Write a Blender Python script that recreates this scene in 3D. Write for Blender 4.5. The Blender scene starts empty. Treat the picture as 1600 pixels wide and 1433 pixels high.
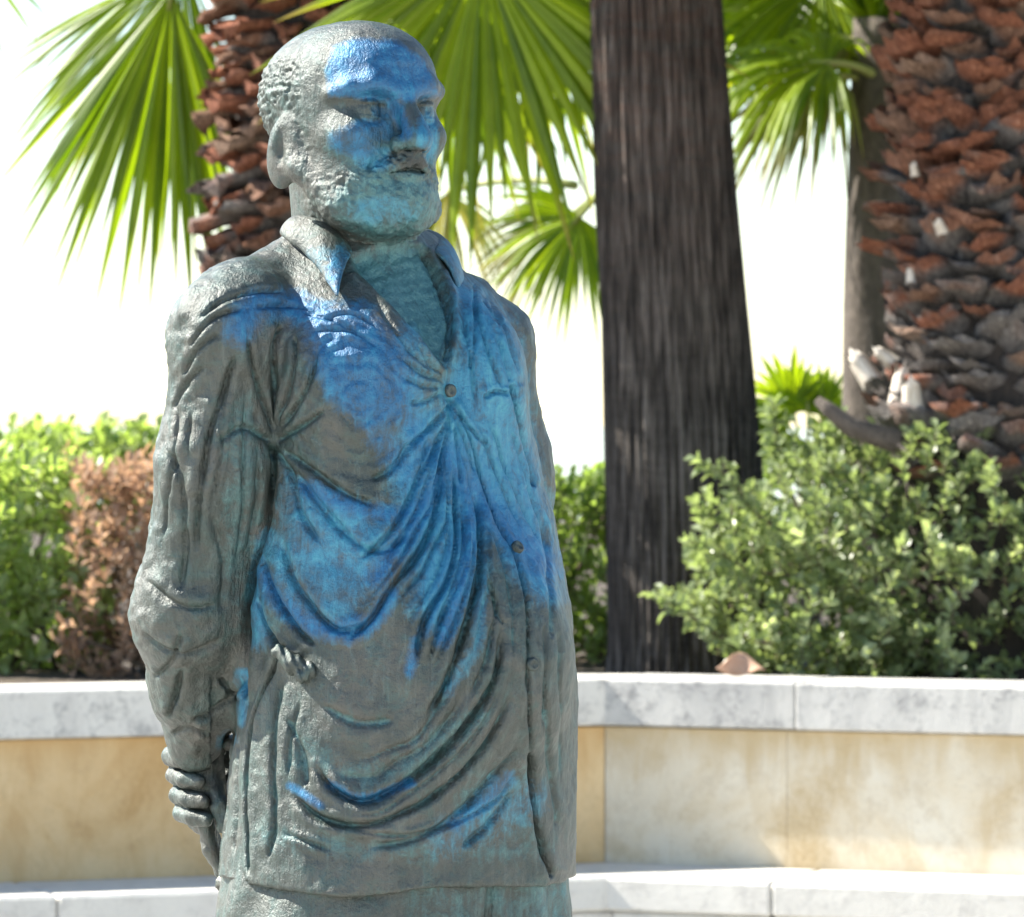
import bpy, math, random
import numpy as np
from mathutils import Vector, Matrix, Quaternion
R = math.radians
random.seed(7); rng = np.random.default_rng(7)
sc = bpy.context.scene
col = sc.collection

# ------------------------------------------------------------------ camera, sky, sun, exposure
FPX = 8000.0; CAMY = -6.0; EYE = 1.6; HOR = 665.0
cd = bpy.data.cameras.new('camera'); cam = bpy.data.objects.new('camera', cd); col.objects.link(cam)
cam.location = (0, CAMY, EYE); cam.rotation_euler = (R(90), 0, 0)
cd.sensor_width = 36; cd.lens = FPX / 1600 * 36; cd.shift_y = -(716.5 - HOR) / 1600
cd.clip_start = 0.1; cd.clip_end = 20000
cd.dof.use_dof = True; cd.dof.focus_distance = 5.95; cd.dof.aperture_fstop = 17
sc.camera = cam
SUN_EL = R(43); SUN_AZ = R(-106)          # azimuth measured from the way the statue looks at the camera (-Y), to the left
sdir = Vector((math.sin(SUN_AZ) * math.cos(SUN_EL), -math.cos(SUN_AZ) * math.cos(SUN_EL), math.sin(SUN_EL)))
w = bpy.data.worlds.new('World'); sc.world = w; w.use_nodes = True
nt = w.node_tree; nt.nodes.clear()
sky = nt.nodes.new('ShaderNodeTexSky'); sky.sky_type = 'NISHITA'; sky.sun_disc = False
sky.sun_elevation = SUN_EL; sky.sun_rotation = math.atan2(sdir.x, sdir.y)
sky.air_density = 1.0; sky.dust_density = 0.2; sky.ozone_density = 1.0
bg = nt.nodes.new('ShaderNodeBackground'); bg.inputs['Strength'].default_value = 0.085
wo = nt.nodes.new('ShaderNodeOutputWorld')
nt.links.new(sky.outputs[0], bg.inputs[0]); nt.links.new(bg.outputs[0], wo.inputs[0])
sd = bpy.data.lights.new('sun', 'SUN'); sd.energy = 5.0; sd.angle = R(0.53); sd.color = (1, 0.95, 0.86)
so = bpy.data.objects.new('sun', sd); col.objects.link(so)
so.rotation_euler = (-sdir).to_track_quat('-Z', 'Y').to_euler(); so.location = sdir * 30
sc.view_settings.view_transform = 'Standard'; sc.view_settings.look = 'None'
sc.view_settings.gamma = 1; sc.view_settings.use_curve_mapping = False
sc.view_settings.exposure = 1.8

def W(px, py, Y):
    D = Y - CAMY
    return np.array([(px - 800) * D / FPX, Y, EYE + (HOR - py) * D / FPX])
def VW(px, py, Y): return Vector(W(px, py, Y))

# ------------------------------------------------------------------ materials
class NB:
    def __init__(s, name):
        s.m = bpy.data.materials.new(name); s.m.use_nodes = True; s.t = s.m.node_tree; s.t.nodes.clear()
        s.out = s.t.nodes.new('ShaderNodeOutputMaterial')
    def n(s, typ, **kw):
        x = s.t.nodes.new(typ)
        for k, v in kw.items():
            if k.startswith('i_'):
                key = k[2:]; key = int(key) if key.isdigit() else key.replace('_', ' ')
                s.put(x.inputs[key], v)
            else: setattr(x, k, v)
        return x
    def put(s, sock, v):
        if isinstance(v, bpy.types.NodeSocket): s.t.links.new(v, sock)
        else: sock.default_value = v
    def noise(s, vec, scale, detail=4, rough=0.55, dist=0.0):
        return s.n('ShaderNodeTexNoise', i_Vector=vec, i_Scale=scale, i_Detail=detail, i_Roughness=rough, i_Distortion=dist).outputs[0]
    def ramp(s, fac, pts, interp='LINEAR'):
        r = s.n('ShaderNodeValToRGB'); s.put(r.inputs[0], fac); cr = r.color_ramp; cr.interpolation = interp
        while len(cr.elements) < len(pts): cr.elements.new(0.5)
        for e, (p, c) in zip(cr.elements, pts):
            e.position = p; e.color = (*c, 1) if len(c) == 3 else c
        return r.outputs[0]
    def mix(s, fac, a, b, mode='MIX'):
        x = s.n('ShaderNodeMix', data_type='RGBA', blend_type=mode)
        s.put(x.inputs[0], fac)
        for k, v in ((6, a), (7, b)):
            s.put(x.inputs[k], (*v, 1) if isinstance(v, tuple) and len(v) == 3 else v)
        return x.outputs[2]
    def math(s, op, a, b=0.0, c=None):
        x = s.n('ShaderNodeMath', operation=op); s.put(x.inputs[0], a); s.put(x.inputs[1], b)
        if c is not None: s.put(x.inputs[2], c)
        return x.outputs[0]
    def mapr(s, v, a, b, c=0.0, d=1.0):
        return s.n('ShaderNodeMapRange', i_0=v, i_1=a, i_2=b, i_3=c, i_4=d).outputs[0]
    def bump(s, h, strength=0.5, dist=0.01, normal=None):
        x = s.n('ShaderNodeBump', i_Strength=strength, i_Distance=dist, i_Height=h)
        if normal is not None: s.put(x.inputs['Normal'], normal)
        return x.outputs[0]
    def princ(s, color, rough=0.8, metal=0.0, spec=0.5, normal=None):
        p = s.n('ShaderNodeBsdfPrincipled'); s.put(p.inputs['Base Color'], (*color, 1) if isinstance(color, tuple) and len(color) == 3 else color)
        s.put(p.inputs['Roughness'], rough); s.put(p.inputs['Metallic'], metal); s.put(p.inputs['Specular IOR Level'], spec)
        if normal is not None: s.put(p.inputs['Normal'], normal)
        return p.outputs[0]
    def fin(s, sh): s.t.links.new(sh, s.out.inputs[0]); return s.m
    def pos(s): return s.n('ShaderNodeNewGeometry').outputs['Position']
    def obj(s): return s.n('ShaderNodeTexCoord').outputs['Object']
    def rnd(s): return s.n('ShaderNodeObjectInfo').outputs['Random']
    def scalev(s, vec, v): 
        x = s.n('ShaderNodeMapping', i_Vector=vec, i_Scale=v); return x.outputs[0]
    def z(s, vec): return s.n('ShaderNodeSeparateXYZ', i_0=vec).outputs[2]

def m_stone(name, base, stain, dark, stainamt=0.5, lichen=0.3, bumps=0.4, drip=0.0):
    b = NB(name); p = b.pos()
    n1 = b.noise(p, 3.2, 6, 0.6, 0.4); n2 = b.noise(p, 14, 6, 0.65); n3 = b.noise(p, 70, 5, 0.7); n4 = b.noise(p, 260, 2, 0.6)
    sp = b.scalev(p, (5.5, 5.5, 1.1)); n5 = b.noise(sp, 2.2, 5, 0.6, 0.5)
    rnd = b.rnd()
    c = b.mix(b.mapr(n1, 0.35, 0.7, 0, stainamt), base, stain)
    c = b.mix(b.mapr(n5, 0.5, 0.75, 0, stainamt * 0.9), c, tuple(x * 0.85 for x in stain))
    c = b.mix(b.mapr(b.math('MULTIPLY', n2, b.math('ADD', n3, 0.5)), 0.5, 0.68, 0, lichen), c, dark)
    c = b.mix(b.mapr(n4, 0.55, 0.75, 0, 0.25), c, dark)
    c = b.mix(1.0, c, b.ramp(rnd, [(0, (0.9, 0.9, 0.9)), (1, (1.0, 1.0, 1.0))]), 'MULTIPLY')
    if drip:
        zz = b.z(p); dz = b.math('ADD', zz, b.math('MULTIPLY', b.math('SUBTRACT', n5, 0.5), 0.30))
        c = b.mix(b.mapr(dz, 0.68, 0.80, 0, drip), c, tuple(x * 0.8 for x in stain))
        c = b.mix(b.math('MULTIPLY', b.mapr(n1, 0.52, 0.66, 0, 0.75), b.mapr(n3, 0.35, 0.6, 0.35, 1.0)), c, tuple(x * 0.72 for x in stain))
    h = b.math('ADD', b.math('MULTIPLY', n3, 0.6), b.math('MULTIPLY', n2, 0.8)); h = b.math('ADD', h, b.math('MULTIPLY', n4, 0.25))
    return b.fin(b.princ(c, 0.85, 0, 0.3, b.bump(h, bumps, 0.012)))
M = {}
M['coping'] = m_stone('coping_stone', (0.66, 0.63, 0.57), (0.52, 0.49, 0.45), (0.25, 0.24, 0.23), 0.5, 0.6)
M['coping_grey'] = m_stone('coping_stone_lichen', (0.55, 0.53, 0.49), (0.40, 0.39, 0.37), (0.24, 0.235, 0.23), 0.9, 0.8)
M['panel'] = m_stone('wall_limestone', (0.69, 0.64, 0.53), (0.56, 0.42, 0.23), (0.34, 0.25, 0.15), 0.7, 0.25, drip=0.75)
M['panel_warm'] = m_stone('wall_limestone_ochre', (0.68, 0.51, 0.29), (0.57, 0.35, 0.14), (0.34, 0.22, 0.11), 0.8, 0.2, drip=0.6)
M['seat'] = m_stone('seat_stone', (0.66, 0.63, 0.57), (0.53, 0.5, 0.45), (0.32, 0.3, 0.28), 0.4, 0.35)
M['paving'] = m_stone('paving_stone', (0.52, 0.5, 0.46), (0.4, 0.37, 0.33), (0.28, 0.27, 0.25), 0.5, 0.3)
M['plinth'] = m_stone('plinth_stone', (0.5, 0.48, 0.44), (0.4, 0.37, 0.33), (0.2, 0.2, 0.2), 0.5, 0.3)
b = NB('mortar'); M['mortar'] = b.fin(b.princ(b.ramp(b.noise(b.pos(), 60), [(0.3, (0.36, 0.3, 0.22)), (0.7, (0.5, 0.44, 0.34))]), 0.95))
b = NB('soil'); n = b.noise(b.pos(), 25, 8, 0.7)
M['soil'] = b.fin(b.princ(b.ramp(n, [(0.3, (0.035, 0.025, 0.018)), (0.7, (0.12, 0.09, 0.06))]), 0.95, normal=b.bump(n, 0.8, 0.03)))
b = NB('sea'); n = b.noise(b.scalev(b.pos(), (1, 0.4, 1)), 0.6, 6)
M['sea'] = b.fin(b.princ((0.06, 0.12, 0.15), 0.12, 0, 0.6, b.bump(n, 0.3, 0.1)))

def m_leaf(name, c0, c1, trans=0.45, rough=0.45, tcol=None, scale=30, spec=0.4, tip=False):
    b = NB(name); p = b.pos(); n = b.noise(p, scale, 3)
    f = b.math('ADD', b.math('MULTIPLY', b.rnd(), 0.5), b.math('MULTIPLY', n, 0.6))
    c = b.ramp(f, [(0.25, c0), (0.85, c1)])
    if tip:
        at = b.n('ShaderNodeAttribute', attribute_name='along').outputs['Fac']; c = b.mix(b.mapr(b.math('ADD', at, b.math('MULTIPLY', b.math('SUBTRACT', b.rnd(), 0.6), 0.35)), 0.86, 1.02, 0, 0.85), c, (0.3, 0.22, 0.09))
    pr = b.princ(c, rough, 0, spec)
    tr = b.n('ShaderNodeBsdfTranslucent'); b.put(tr.inputs[0], b.mix(1.0, c, (*(tcol or (1.7, 1.9, 0.7)), 1), 'MULTIPLY'))
    mx = b.n('ShaderNodeMixShader', i_0=trans); b.t.links.new(pr, mx.inputs[1]); b.t.links.new(tr.outputs[0], mx.inputs[2])
    return b.fin(mx.outputs[0])
M['fan'] = m_leaf('palm_leaf', (0.08, 0.14, 0.008), (0.27, 0.35, 0.012), 0.5, 0.4, (1.9, 1.9, 0.5), 6, tip=True)
M['fan_dry'] = m_leaf('palm_leaf_drying', (0.10, 0.13, 0.03), (0.25, 0.22, 0.08), 0.45, 0.6, (1.6, 1.6, 0.7), 8, tip=True)
M['petiole'] = m_leaf('palm_petiole', (0.2, 0.24, 0.05), (0.36, 0.36, 0.12), 0.1, 0.5)
M['shrub'] = m_leaf('shrub_leaf', (0.15, 0.2, 0.085), (0.56, 0.6, 0.36), 0.42, 0.34, (1.4, 1.5, 0.8), 22, 0.45)
M['hedge'] = m_leaf('hedge_leaf', (0.15, 0.2, 0.07), (0.48, 0.53, 0.29), 0.52, 0.4, (1.7, 1.9, 0.7), 18)
M['hedge_dry'] = m_leaf('dry_hedge_leaf', (0.27, 0.165, 0.105), (0.6, 0.46, 0.34), 0.42, 0.7, (1.3, 1.1, 0.9), 18)
M['dead_leaf'] = m_leaf('fallen_leaf', (0.4, 0.22, 0.13), (0.55, 0.36, 0.25), 0.2, 0.7, (1.2, 1.1, 1.0), 40)
b = NB('twig'); M['twig'] = b.fin(b.princ(b.ramp(b.noise(b.pos(), 40), [(0.3, (0.06, 0.045, 0.03)), (0.7, (0.16, 0.12, 0.08))]), 0.9))

b = NB('ridged_bark'); p = b.pos()
sv = b.scalev(p, (1, 1, 0.07)); n1 = b.noise(sv, 62, 6, 0.62, 0.3); n2 = b.noise(b.scalev(p, (0.35, 0.35, 1.6)), 26, 5, 0.65, 0.8); n3 = b.noise(p, 120, 3)
hgt = b.mapr(b.z(p), 1.6, 2.9)
c = b.ramp(b.math('ADD', b.math('MULTIPLY', n1, 0.88), b.math('MULTIPLY', n2, 0.14)), [(0.37, (0.016, 0.013, 0.011)), (0.5, (0.068, 0.058, 0.05)), (0.66, (0.19, 0.165, 0.145))])
c = b.mix(b.math('MULTIPLY', hgt, b.mapr(n2, 0.35, 0.6)), c, b.ramp(n1, [(0.38, (0.022, 0.012, 0.009)), (0.65, (0.14, 0.082, 0.062))]))
h = b.math('ADD', b.math('MULTIPLY', n1, 1.0), b.math('MULTIPLY', n2, 0.4)); h = b.math('ADD', h, b.math('MULTIPLY', n3, 0.15))
M['bark'] = b.fin(b.princ(c, 0.9, 0, 0.3, b.bump(h, 0.9, 0.03)))
b = NB('fibrous_trunk'); p = b.pos(); n1 = b.noise(b.scalev(p, (1, 1, 0.25)), 60, 5, 0.7)
M['core'] = b.fin(b.princ(b.ramp(n1, [(0.3, (0.012, 0.01, 0.009)), (0.7, (0.06, 0.045, 0.035))]), 0.95, normal=b.bump(n1, 0.8, 0.02)))
b = NB('slender_bark'); n1 = b.noise(b.scalev(b.pos(), (1, 1, 0.4)), 40, 5, 0.7)
M['slim'] = b.fin(b.princ(b.ramp(n1, [(0.3, (0.045, 0.035, 0.028)), (0.7, (0.13, 0.105, 0.085))]), 0.9, normal=b.bump(n1, 0.7, 0.02)))

def m_boot(name, zlo, zhi):
    b = NB(name); p = b.pos(); o = b.obj(); r = b.rnd()
    n1 = b.noise(b.scalev(o, (4, 1.0, 1)), 45, 5, 0.65, 0.3); n2 = b.noise(p, 9, 4, 0.6); n3 = b.noise(p, 90, 4, 0.7)
    grey = b.ramp(n1, [(0.3, (0.07, 0.06, 0.055)), (0.55, (0.22, 0.195, 0.178)), (0.75, (0.4, 0.36, 0.32))])
    red = b.ramp(n1, [(0.3, (0.07, 0.024, 0.014)), (0.55, (0.32, 0.115, 0.06)), (0.75, (0.55, 0.28, 0.165))])
    red = b.mix(b.mapr(b.math('FRACT', b.math('MULTIPLY', r, 7.3)), 0.55, 1.0, 0, 0.75), red, b.ramp(n1, [(0.3, (0.07, 0.045, 0.03)), (0.7, (0.42, 0.31, 0.22))]))
    hh = b.math('ADD', b.mapr(b.z(p), zlo, zhi), b.math('MULTIPLY', b.math('SUBTRACT', n2, 0.5), 1.6))
    hh = b.math('ADD', hh, b.math('MULTIPLY', b.math('SUBTRACT', r, 0.5), 0.9))
    hh = b.math('ADD', hh, b.mapr(b.n('ShaderNodeSeparateXYZ', i_0=o).outputs[1], 0.02, 0.085, -0.6, 0.35)); c = b.mix(b.mapr(hh, 0.25, 0.8, 0, 0.95), grey, red)
    h = b.math('ADD', n1, b.math('MULTIPLY', n3, 0.5))
    return b.fin(b.princ(c, 0.85, 0, 0.25, b.bump(h, 1.0, 0.02)))
M['bootA'] = m_boot('leaf_base_bark', 2.1, 2.75)
M['bootC'] = m_boot('leaf_base_bark_thick', 1.75, 2.55)
b = NB('pale_splintered_wood'); n1 = b.noise(b.scalev(b.obj(), (3, 1, 1)), 30, 4)
M['pale'] = b.fin(b.princ(b.ramp(n1, [(0.3, (0.4, 0.33, 0.26)), (0.7, (0.72, 0.66, 0.58))]), 0.8))

# bronze with patina; the patina is stored on the mesh as colour attribute "patina" (r deep blue, g teal, b azure)
def m_bronze(name, paint=True, pits=0.0):
    b = NB(name); p = b.pos()
    n1 = b.noise(p, 8, 6, 0.65, 0.5); n2 = b.noise(p, 34, 7, 0.72, 0.6); n3 = b.noise(p, 190, 4, 0.75); ns = b.noise(b.scalev(p, (2.4, 2.4, 0.45)), 30, 6, 0.7, 0.8); n4 = b.noise(p, 90, 5, 0.75, 0.5)
    base = b.ramp(n1, [(0.3, (0.018, 0.034, 0.028)), (0.5, (0.044, 0.054, 0.045)), (0.7, (0.088, 0.085, 0.071))])
    base = b.mix(b.mapr(n2, 0.48, 0.66, 0, 0.8), base, (0.042, 0.085, 0.075))
    base = b.mix(b.mapr(ns, 0.52, 0.7, 0, 0.5), base, (0.12, 0.14, 0.122))
    base = b.mix(b.mapr(n4, 0.56, 0.7, 0, 0.35), base, (0.14, 0.17, 0.155))
    base = b.mix(b.mapr(n3, 0.32, 0.44, 0.6, 0.0), base, (0.016, 0.02, 0.018))
    base = b.mix(b.mapr(n4, 0.3, 0.42, 0.6, 0.0), base, (0.02, 0.026, 0.022))
    c = base
    if paint:
        at = b.n('ShaderNodeAttribute', attribute_name='patina')
        sp = b.n('ShaderNodeSeparateColor', i_0=at.outputs['Color'])
        jn = b.math('ADD', b.math('MULTIPLY', n2, 0.35), b.math('MULTIPLY', ns, 0.35)); jn = b.math('ADD', jn, b.math('MULTIPLY', n4, 0.3))
        jit = b.math('MULTIPLY', b.math('SUBTRACT', jn, 0.5), 2.7)
        def msk(sock, lo, hi, amt):
            v = b.math('ADD', sock, b.math('MULTIPLY', jit, b.mapr(sock, 0.0, 0.3)))
            return b.mapr(v, lo, hi, 0, amt)
        c = b.mix(b.mapr(b.math('ADD', b.math('SUBTRACT', 1.0, at.outputs['Alpha']), b.math('MULTIPLY', jit, 0.35)), 0.35, 0.8, 0, 0.85), c, (0.018, 0.022, 0.02))
        c = b.mix(msk(sp.outputs[1], 0.2, 0.9, 0.75), c, b.ramp(n4, [(0.3, (0.03, 0.11, 0.12)), (0.5, (0.055, 0.19, 0.2)), (0.7, (0.13, 0.29, 0.27))]))
        c = b.mix(msk(sp.outputs[2], 0.2, 0.95, 0.88), c, b.ramp(jn, [(0.36, (0.008, 0.085, 0.17)), (0.5, (0.02, 0.2, 0.33)), (0.64, (0.07, 0.33, 0.41))]))
        c = b.mix(msk(sp.outputs[0], 0.2, 0.95, 0.9), c, b.ramp(jn, [(0.36, (0.003, 0.034, 0.085)), (0.5, (0.005, 0.112, 0.25)), (0.64, (0.016, 0.22, 0.37))]))
    h = b.math('ADD', b.math('MULTIPLY', n2, 0.6), b.math('MULTIPLY', n3, 0.35)); h = b.math('ADD', h, b.math('MULTIPLY', ns, 0.7)); h = b.math('ADD', h, b.math('MULTIPLY', n4, 0.6))
    nf = b.noise(b.scalev(p, (1.6, 1.6, 0.3)), 150, 3, 0.6, 0.5); h = b.math('ADD', h, b.math('MULTIPLY', nf, 0.45))
    rough = b.mapr(n4, 0.3, 0.7, 0.35, 0.55)
    return b.fin(b.princ(c, rough, 0.3, 0.85, b.bump(h, 0.55, 0.006)))
M['bronze'] = m_bronze('patinated_bronze')
M['bronze_plain'] = m_bronze('weathered_bronze', False)

# ------------------------------------------------------------------ object helpers
def tag(o, label=None, cat=None, group=None, kind=None):
    if label: o['label'] = label
    if cat: o['category'] = cat
    if group: o['group'] = group
    if kind: o['kind'] = kind
    return o
def link(o, parent=None):
    col.objects.link(o)
    if parent is not None: o.parent = parent
    return o
def empty(name, loc=(0, 0, 0)):
    o = bpy.data.objects.new(name, None); o.location = loc; o.empty_display_size = 0.1
    return link(o)
def mesh(name, v, f, mat, parent=None, smooth=True, loc=None):
    """vertices in world space; placed relative to the parents' (unrotated) origins"""
    me = bpy.data.meshes.new(name)
    v = np.asarray(v, float)
    off = np.zeros(3); q = parent
    while q is not None: off = off + np.array(q.location); q = q.parent
    l = np.array(loc, float) if loc is not None else off
    me.from_pydata((v - l).tolist(), [], [list(map(int, x)) for x in f] if not isinstance(f, np.ndarray) else f.tolist())
    if smooth: me.polygons.foreach_set('use_smooth', [True] * len(me.polygons))
    me.materials.append(mat); me.update()
    o = bpy.data.objects.new(name, me); o.location = l - off
    return link(o, parent)
def box_vf(lo, hi, bev=0.006):
    """chamfered box"""
    lo = np.array(lo, float); hi = np.array(hi, float); vs = []; idx = {}
    for sx in (0, 1):
        for sy in (0, 1):
            for sz in (0, 1):
                c = np.array([(lo, hi)[s][k] for k, s in enumerate((sx, sy, sz))])
                for ax in range(3):
                    p = c.copy()
                    for k, s in enumerate((sx, sy, sz)):
                        if k != ax: p[k] += bev * (1 if s == 0 else -1)
                    idx[(sx, sy, sz, ax)] = len(vs); vs.append(p)
    F = []
    for ax in range(3):
        for s in (0, 1):
            o = [k for k in range(3) if k != ax]
            q = []
            for a, c in ((0, 0), (1, 0), (1, 1), (0, 1)):
                t = [0, 0, 0]; t[ax] = s; t[o[0]] = a; t[o[1]] = c; q.append(idx[(*t, ax)])
            F.append(q)
    for ax in range(3):          # edge chamfers along ax
        o = [k for k in range(3) if k != ax]
        for a in (0, 1):
            for c in (0, 1):
                t0 = [0, 0, 0]; t0[o[0]] = a; t0[o[1]] = c; t1 = list(t0); t1[ax] = 1
                F.append([idx[(*t0, o[0])], idx[(*t1, o[0])], idx[(*t1, o[1])], idx[(*t0, o[1])]])
    for sx in (0, 1):
        for sy in (0, 1):
            for sz in (0, 1): F.append([idx[(sx, sy, sz, k)] for k in range(3)])
    return np.array(vs), F
def fix_normals(o):
    import bmesh
    bm = bmesh.new(); bm.from_mesh(o.data); bmesh.ops.recalc_face_normals(bm, faces=bm.faces); bm.to_mesh(o.data); bm.free()
def tube_vf(pts, rad, n=8, caps=True):
    pts = [np.array(p, float) for p in pts]; V = []; F = []
    up = np.array([0.13, 0.31, 0.94])
    for i, p in enumerate(pts):
        d = pts[min(i + 1, len(pts) - 1)] - pts[max(i - 1, 0)]; d /= np.linalg.norm(d) + 1e-9
        a = np.cross(d, up)
        if np.linalg.norm(a) < 0.2: a = np.cross(d, np.array([1., 0, 0]))
        a /= np.linalg.norm(a); c = np.cross(d, a)
        r = rad[i] if hasattr(rad, '__len__') else rad
        for k in range(n):
            t = 2 * math.pi * k / n; V.append(p + r * (math.cos(t) * a + math.sin(t) * c))
    for i in range(len(pts) - 1):
        for k in range(n):
            F.append([i * n + k, i * n + (k + 1) % n, (i + 1) * n + (k + 1) % n, (i + 1) * n + k])
    if caps: F.append(list(range(n))[::-1]); F.append([(len(pts) - 1) * n + k for k in range(n)])
    return V, F
class Acc:
    def __init__(s): s.v = []; s.f = []
    def add(s, v, f):
        o = len(s.v); s.v.extend(list(v)); s.f.extend([[i + o for i in q] for q in f])

# ------------------------------------------------------------------ setting: paving, soil, sea
def sheet(name, x0, x1, y0, y1, z, mat, n=1, ampl=0):
    V = []; F = []
    for i in range(n + 1):
        for j in range(n + 1):
            V.append((x0 + (x1 - x0) * i / n, y0 + (y1 - y0) * j / n, z + (random.uniform(-ampl, ampl))))
    for i in range(n):
        for j in range(n): F.append([i * (n + 1) + j, (i + 1) * (n + 1) + j, (i + 1) * (n + 1) + j + 1, i * (n + 1) + j + 1])
    return tag(mesh(name, V, F, mat, smooth=ampl > 0), kind='structure')
sheet('paving', -40, 40, -40, 7.75, 0.0, M['paving'])
sheet('planter_soil', -40, 40, 7.4, 32, 0.89, M['soil'], 60, 0.012)
sheet('sea', -9000, 9000, 32, 15000, -2.5, M['sea'])

# ------------------------------------------------------------------ planter wall and bench (two runs meeting in a shallow corner)
CX, CY = 0.243, 7.40
ANG = R(21)
wall = tag(empty('planter_wall', (CX, CY, 0)), 'low limestone planter wall with pale coping, stained ochre, behind the statue', 'wall')
bench = tag(empty('stone_bench', (CX, CY - 0.3, 0)), 'pale stone bench running along the foot of the planter wall', 'bench')
def run_piece(name, parent, side, s0, s1, d0, d1, z0, z1, mat, bev=0.006):
    """side -1: run to the left, +1: to the right; s along the run from the corner, d in front (negative) or behind the wall face"""
    v, f = box_vf((s0, d0, z0), (s1, d1, z1), bev)
    a = -ANG * side
    # run direction (unit) and the horizontal normal pointing away from the camera
    tx, ty = side * math.cos(ANG), -math.sin(ANG)
    nx, ny = math.sin(ANG) * side, math.cos(ANG)
    out = np.array([[CX + p[0] * tx + p[1] * nx, CY + p[0] * ty + p[1] * ny, p[2]] for p in v])
    o = mesh(name, out, f, mat, parent, smooth=False); fix_normals(o); return o
# back filling behind the facing stones
for side in (-1, 1):
    k = 0.0
    st = [0.0002, 0.50, 1.30, 2.0, 2.6, 3.3] if side > 0 else [0.0002, 0.09, 1.0, 1.9, 2.7, 3.5]
    for i, (a, c) in enumerate(zip(st[:-1], st[1:])):
        j = random.uniform(-0.003, 0.003)
        run_piece('wall_panel', wall, side, a + 0.0004, c - 0.0004, 0.0 + j * 0.4, 0.2, 0.02, 0.812, M['panel' if side > 0 else 'panel_warm'], 0.0015)
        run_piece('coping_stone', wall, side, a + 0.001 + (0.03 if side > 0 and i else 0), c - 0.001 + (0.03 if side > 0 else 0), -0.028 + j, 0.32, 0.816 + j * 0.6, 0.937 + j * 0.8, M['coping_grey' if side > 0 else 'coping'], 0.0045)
    run_piece('core_block', wall, side, 0.06, 3.4, 0.19, 0.30, 0.0, 0.815, M['mortar'], 0.004)
    st = [0.16, 0.59, 1.32, 2.06, 2.8, 3.5] if side > 0 else [0.13, 0.85, 1.6, 2.4, 3.2]
    for i, (a, c) in enumerate(zip(st[:-1], st[1:])):
        j = random.uniform(-0.002, 0.002)
        run_piece('seat_slab', bench, side, a - (0.15 if i == 0 else 0) + 0.0015, c - 0.0015, -0.41 + j, -0.006, 0.37, 0.458 + j, M['seat'], 0.008)
        run_piece('front_panel', bench, side, a + 0.003, c - 0.003, -0.395, -0.25, 0.0, 0.367, M['seat'], 0.004)

def wedge(name, d0, d1, z0, z1, mat):
    nl = np.array([-math.sin(ANG), math.cos(ANG)]); nr = np.array([math.sin(ANG), math.cos(ANG)]); c = np.array([CX, CY])
    P = [c + nl * d0, c + nr * d0, c + nr * d1, c + nl * d1] if d0 > 0 else [c + (nl + nr) * 0.002, c + nr * d1, c + nl * d1]
    n = len(P); v = [(*q, z) for z in (z0, z1) for q in P]
    f = [list(range(n))[::-1], list(range(n, 2 * n))] + [[i, (i + 1) % n, (i + 1) % n + n, i + n] for i in range(n)]
    o = mesh(name, v, f, mat, wall, smooth=False); fix_normals(o)
wedge('core_block', 0.006, 0.31, 0.0, 0.813, M['mortar']); wedge('coping_stone', 0, 0.319, 0.817, 0.936, M['coping'])

# ------------------------------------------------------------------ statue: signed distances -> surface nets
def smin(a, b, k):
    h = np.clip(0.5 + 0.5 * (b - a) / k, 0, 1); return b * (1 - h) + a * h - k * h * (1 - h)
def smax(a, b, k): return -smin(-a, -b, k)
def ell(p, c, r):
    q = (p - np.array(c, np.float32)); r = np.array(r, np.float32)
    k0 = np.sqrt(((q / r) ** 2).sum(1)); k1 = np.sqrt(((q / (r * r)) ** 2).sum(1)) + 1e-9
    return k0 * (k0 - 1) / k1
def sph(p, c, r): return np.sqrt(((p - np.array(c, np.float32)) ** 2).sum(1)) - r
def cone(p, a, b, ra, rb):
    a = np.array(a, np.float32); b = np.array(b, np.float32); ab = b - a
    t = np.clip(((p - a) @ ab) / (ab @ ab), 0, 1)
    return np.sqrt(((p - a - t[:, None] * ab) ** 2).sum(1)) - (ra + (rb - ra) * t)
def chain(p, pts, rads, k=0.01):
    d = None
    for i in range(len(pts) - 1):
        e = cone(p, pts[i], pts[i + 1], rads[i], rads[i + 1]); d = e if d is None else smin(d, e, k)
    return d
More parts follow.
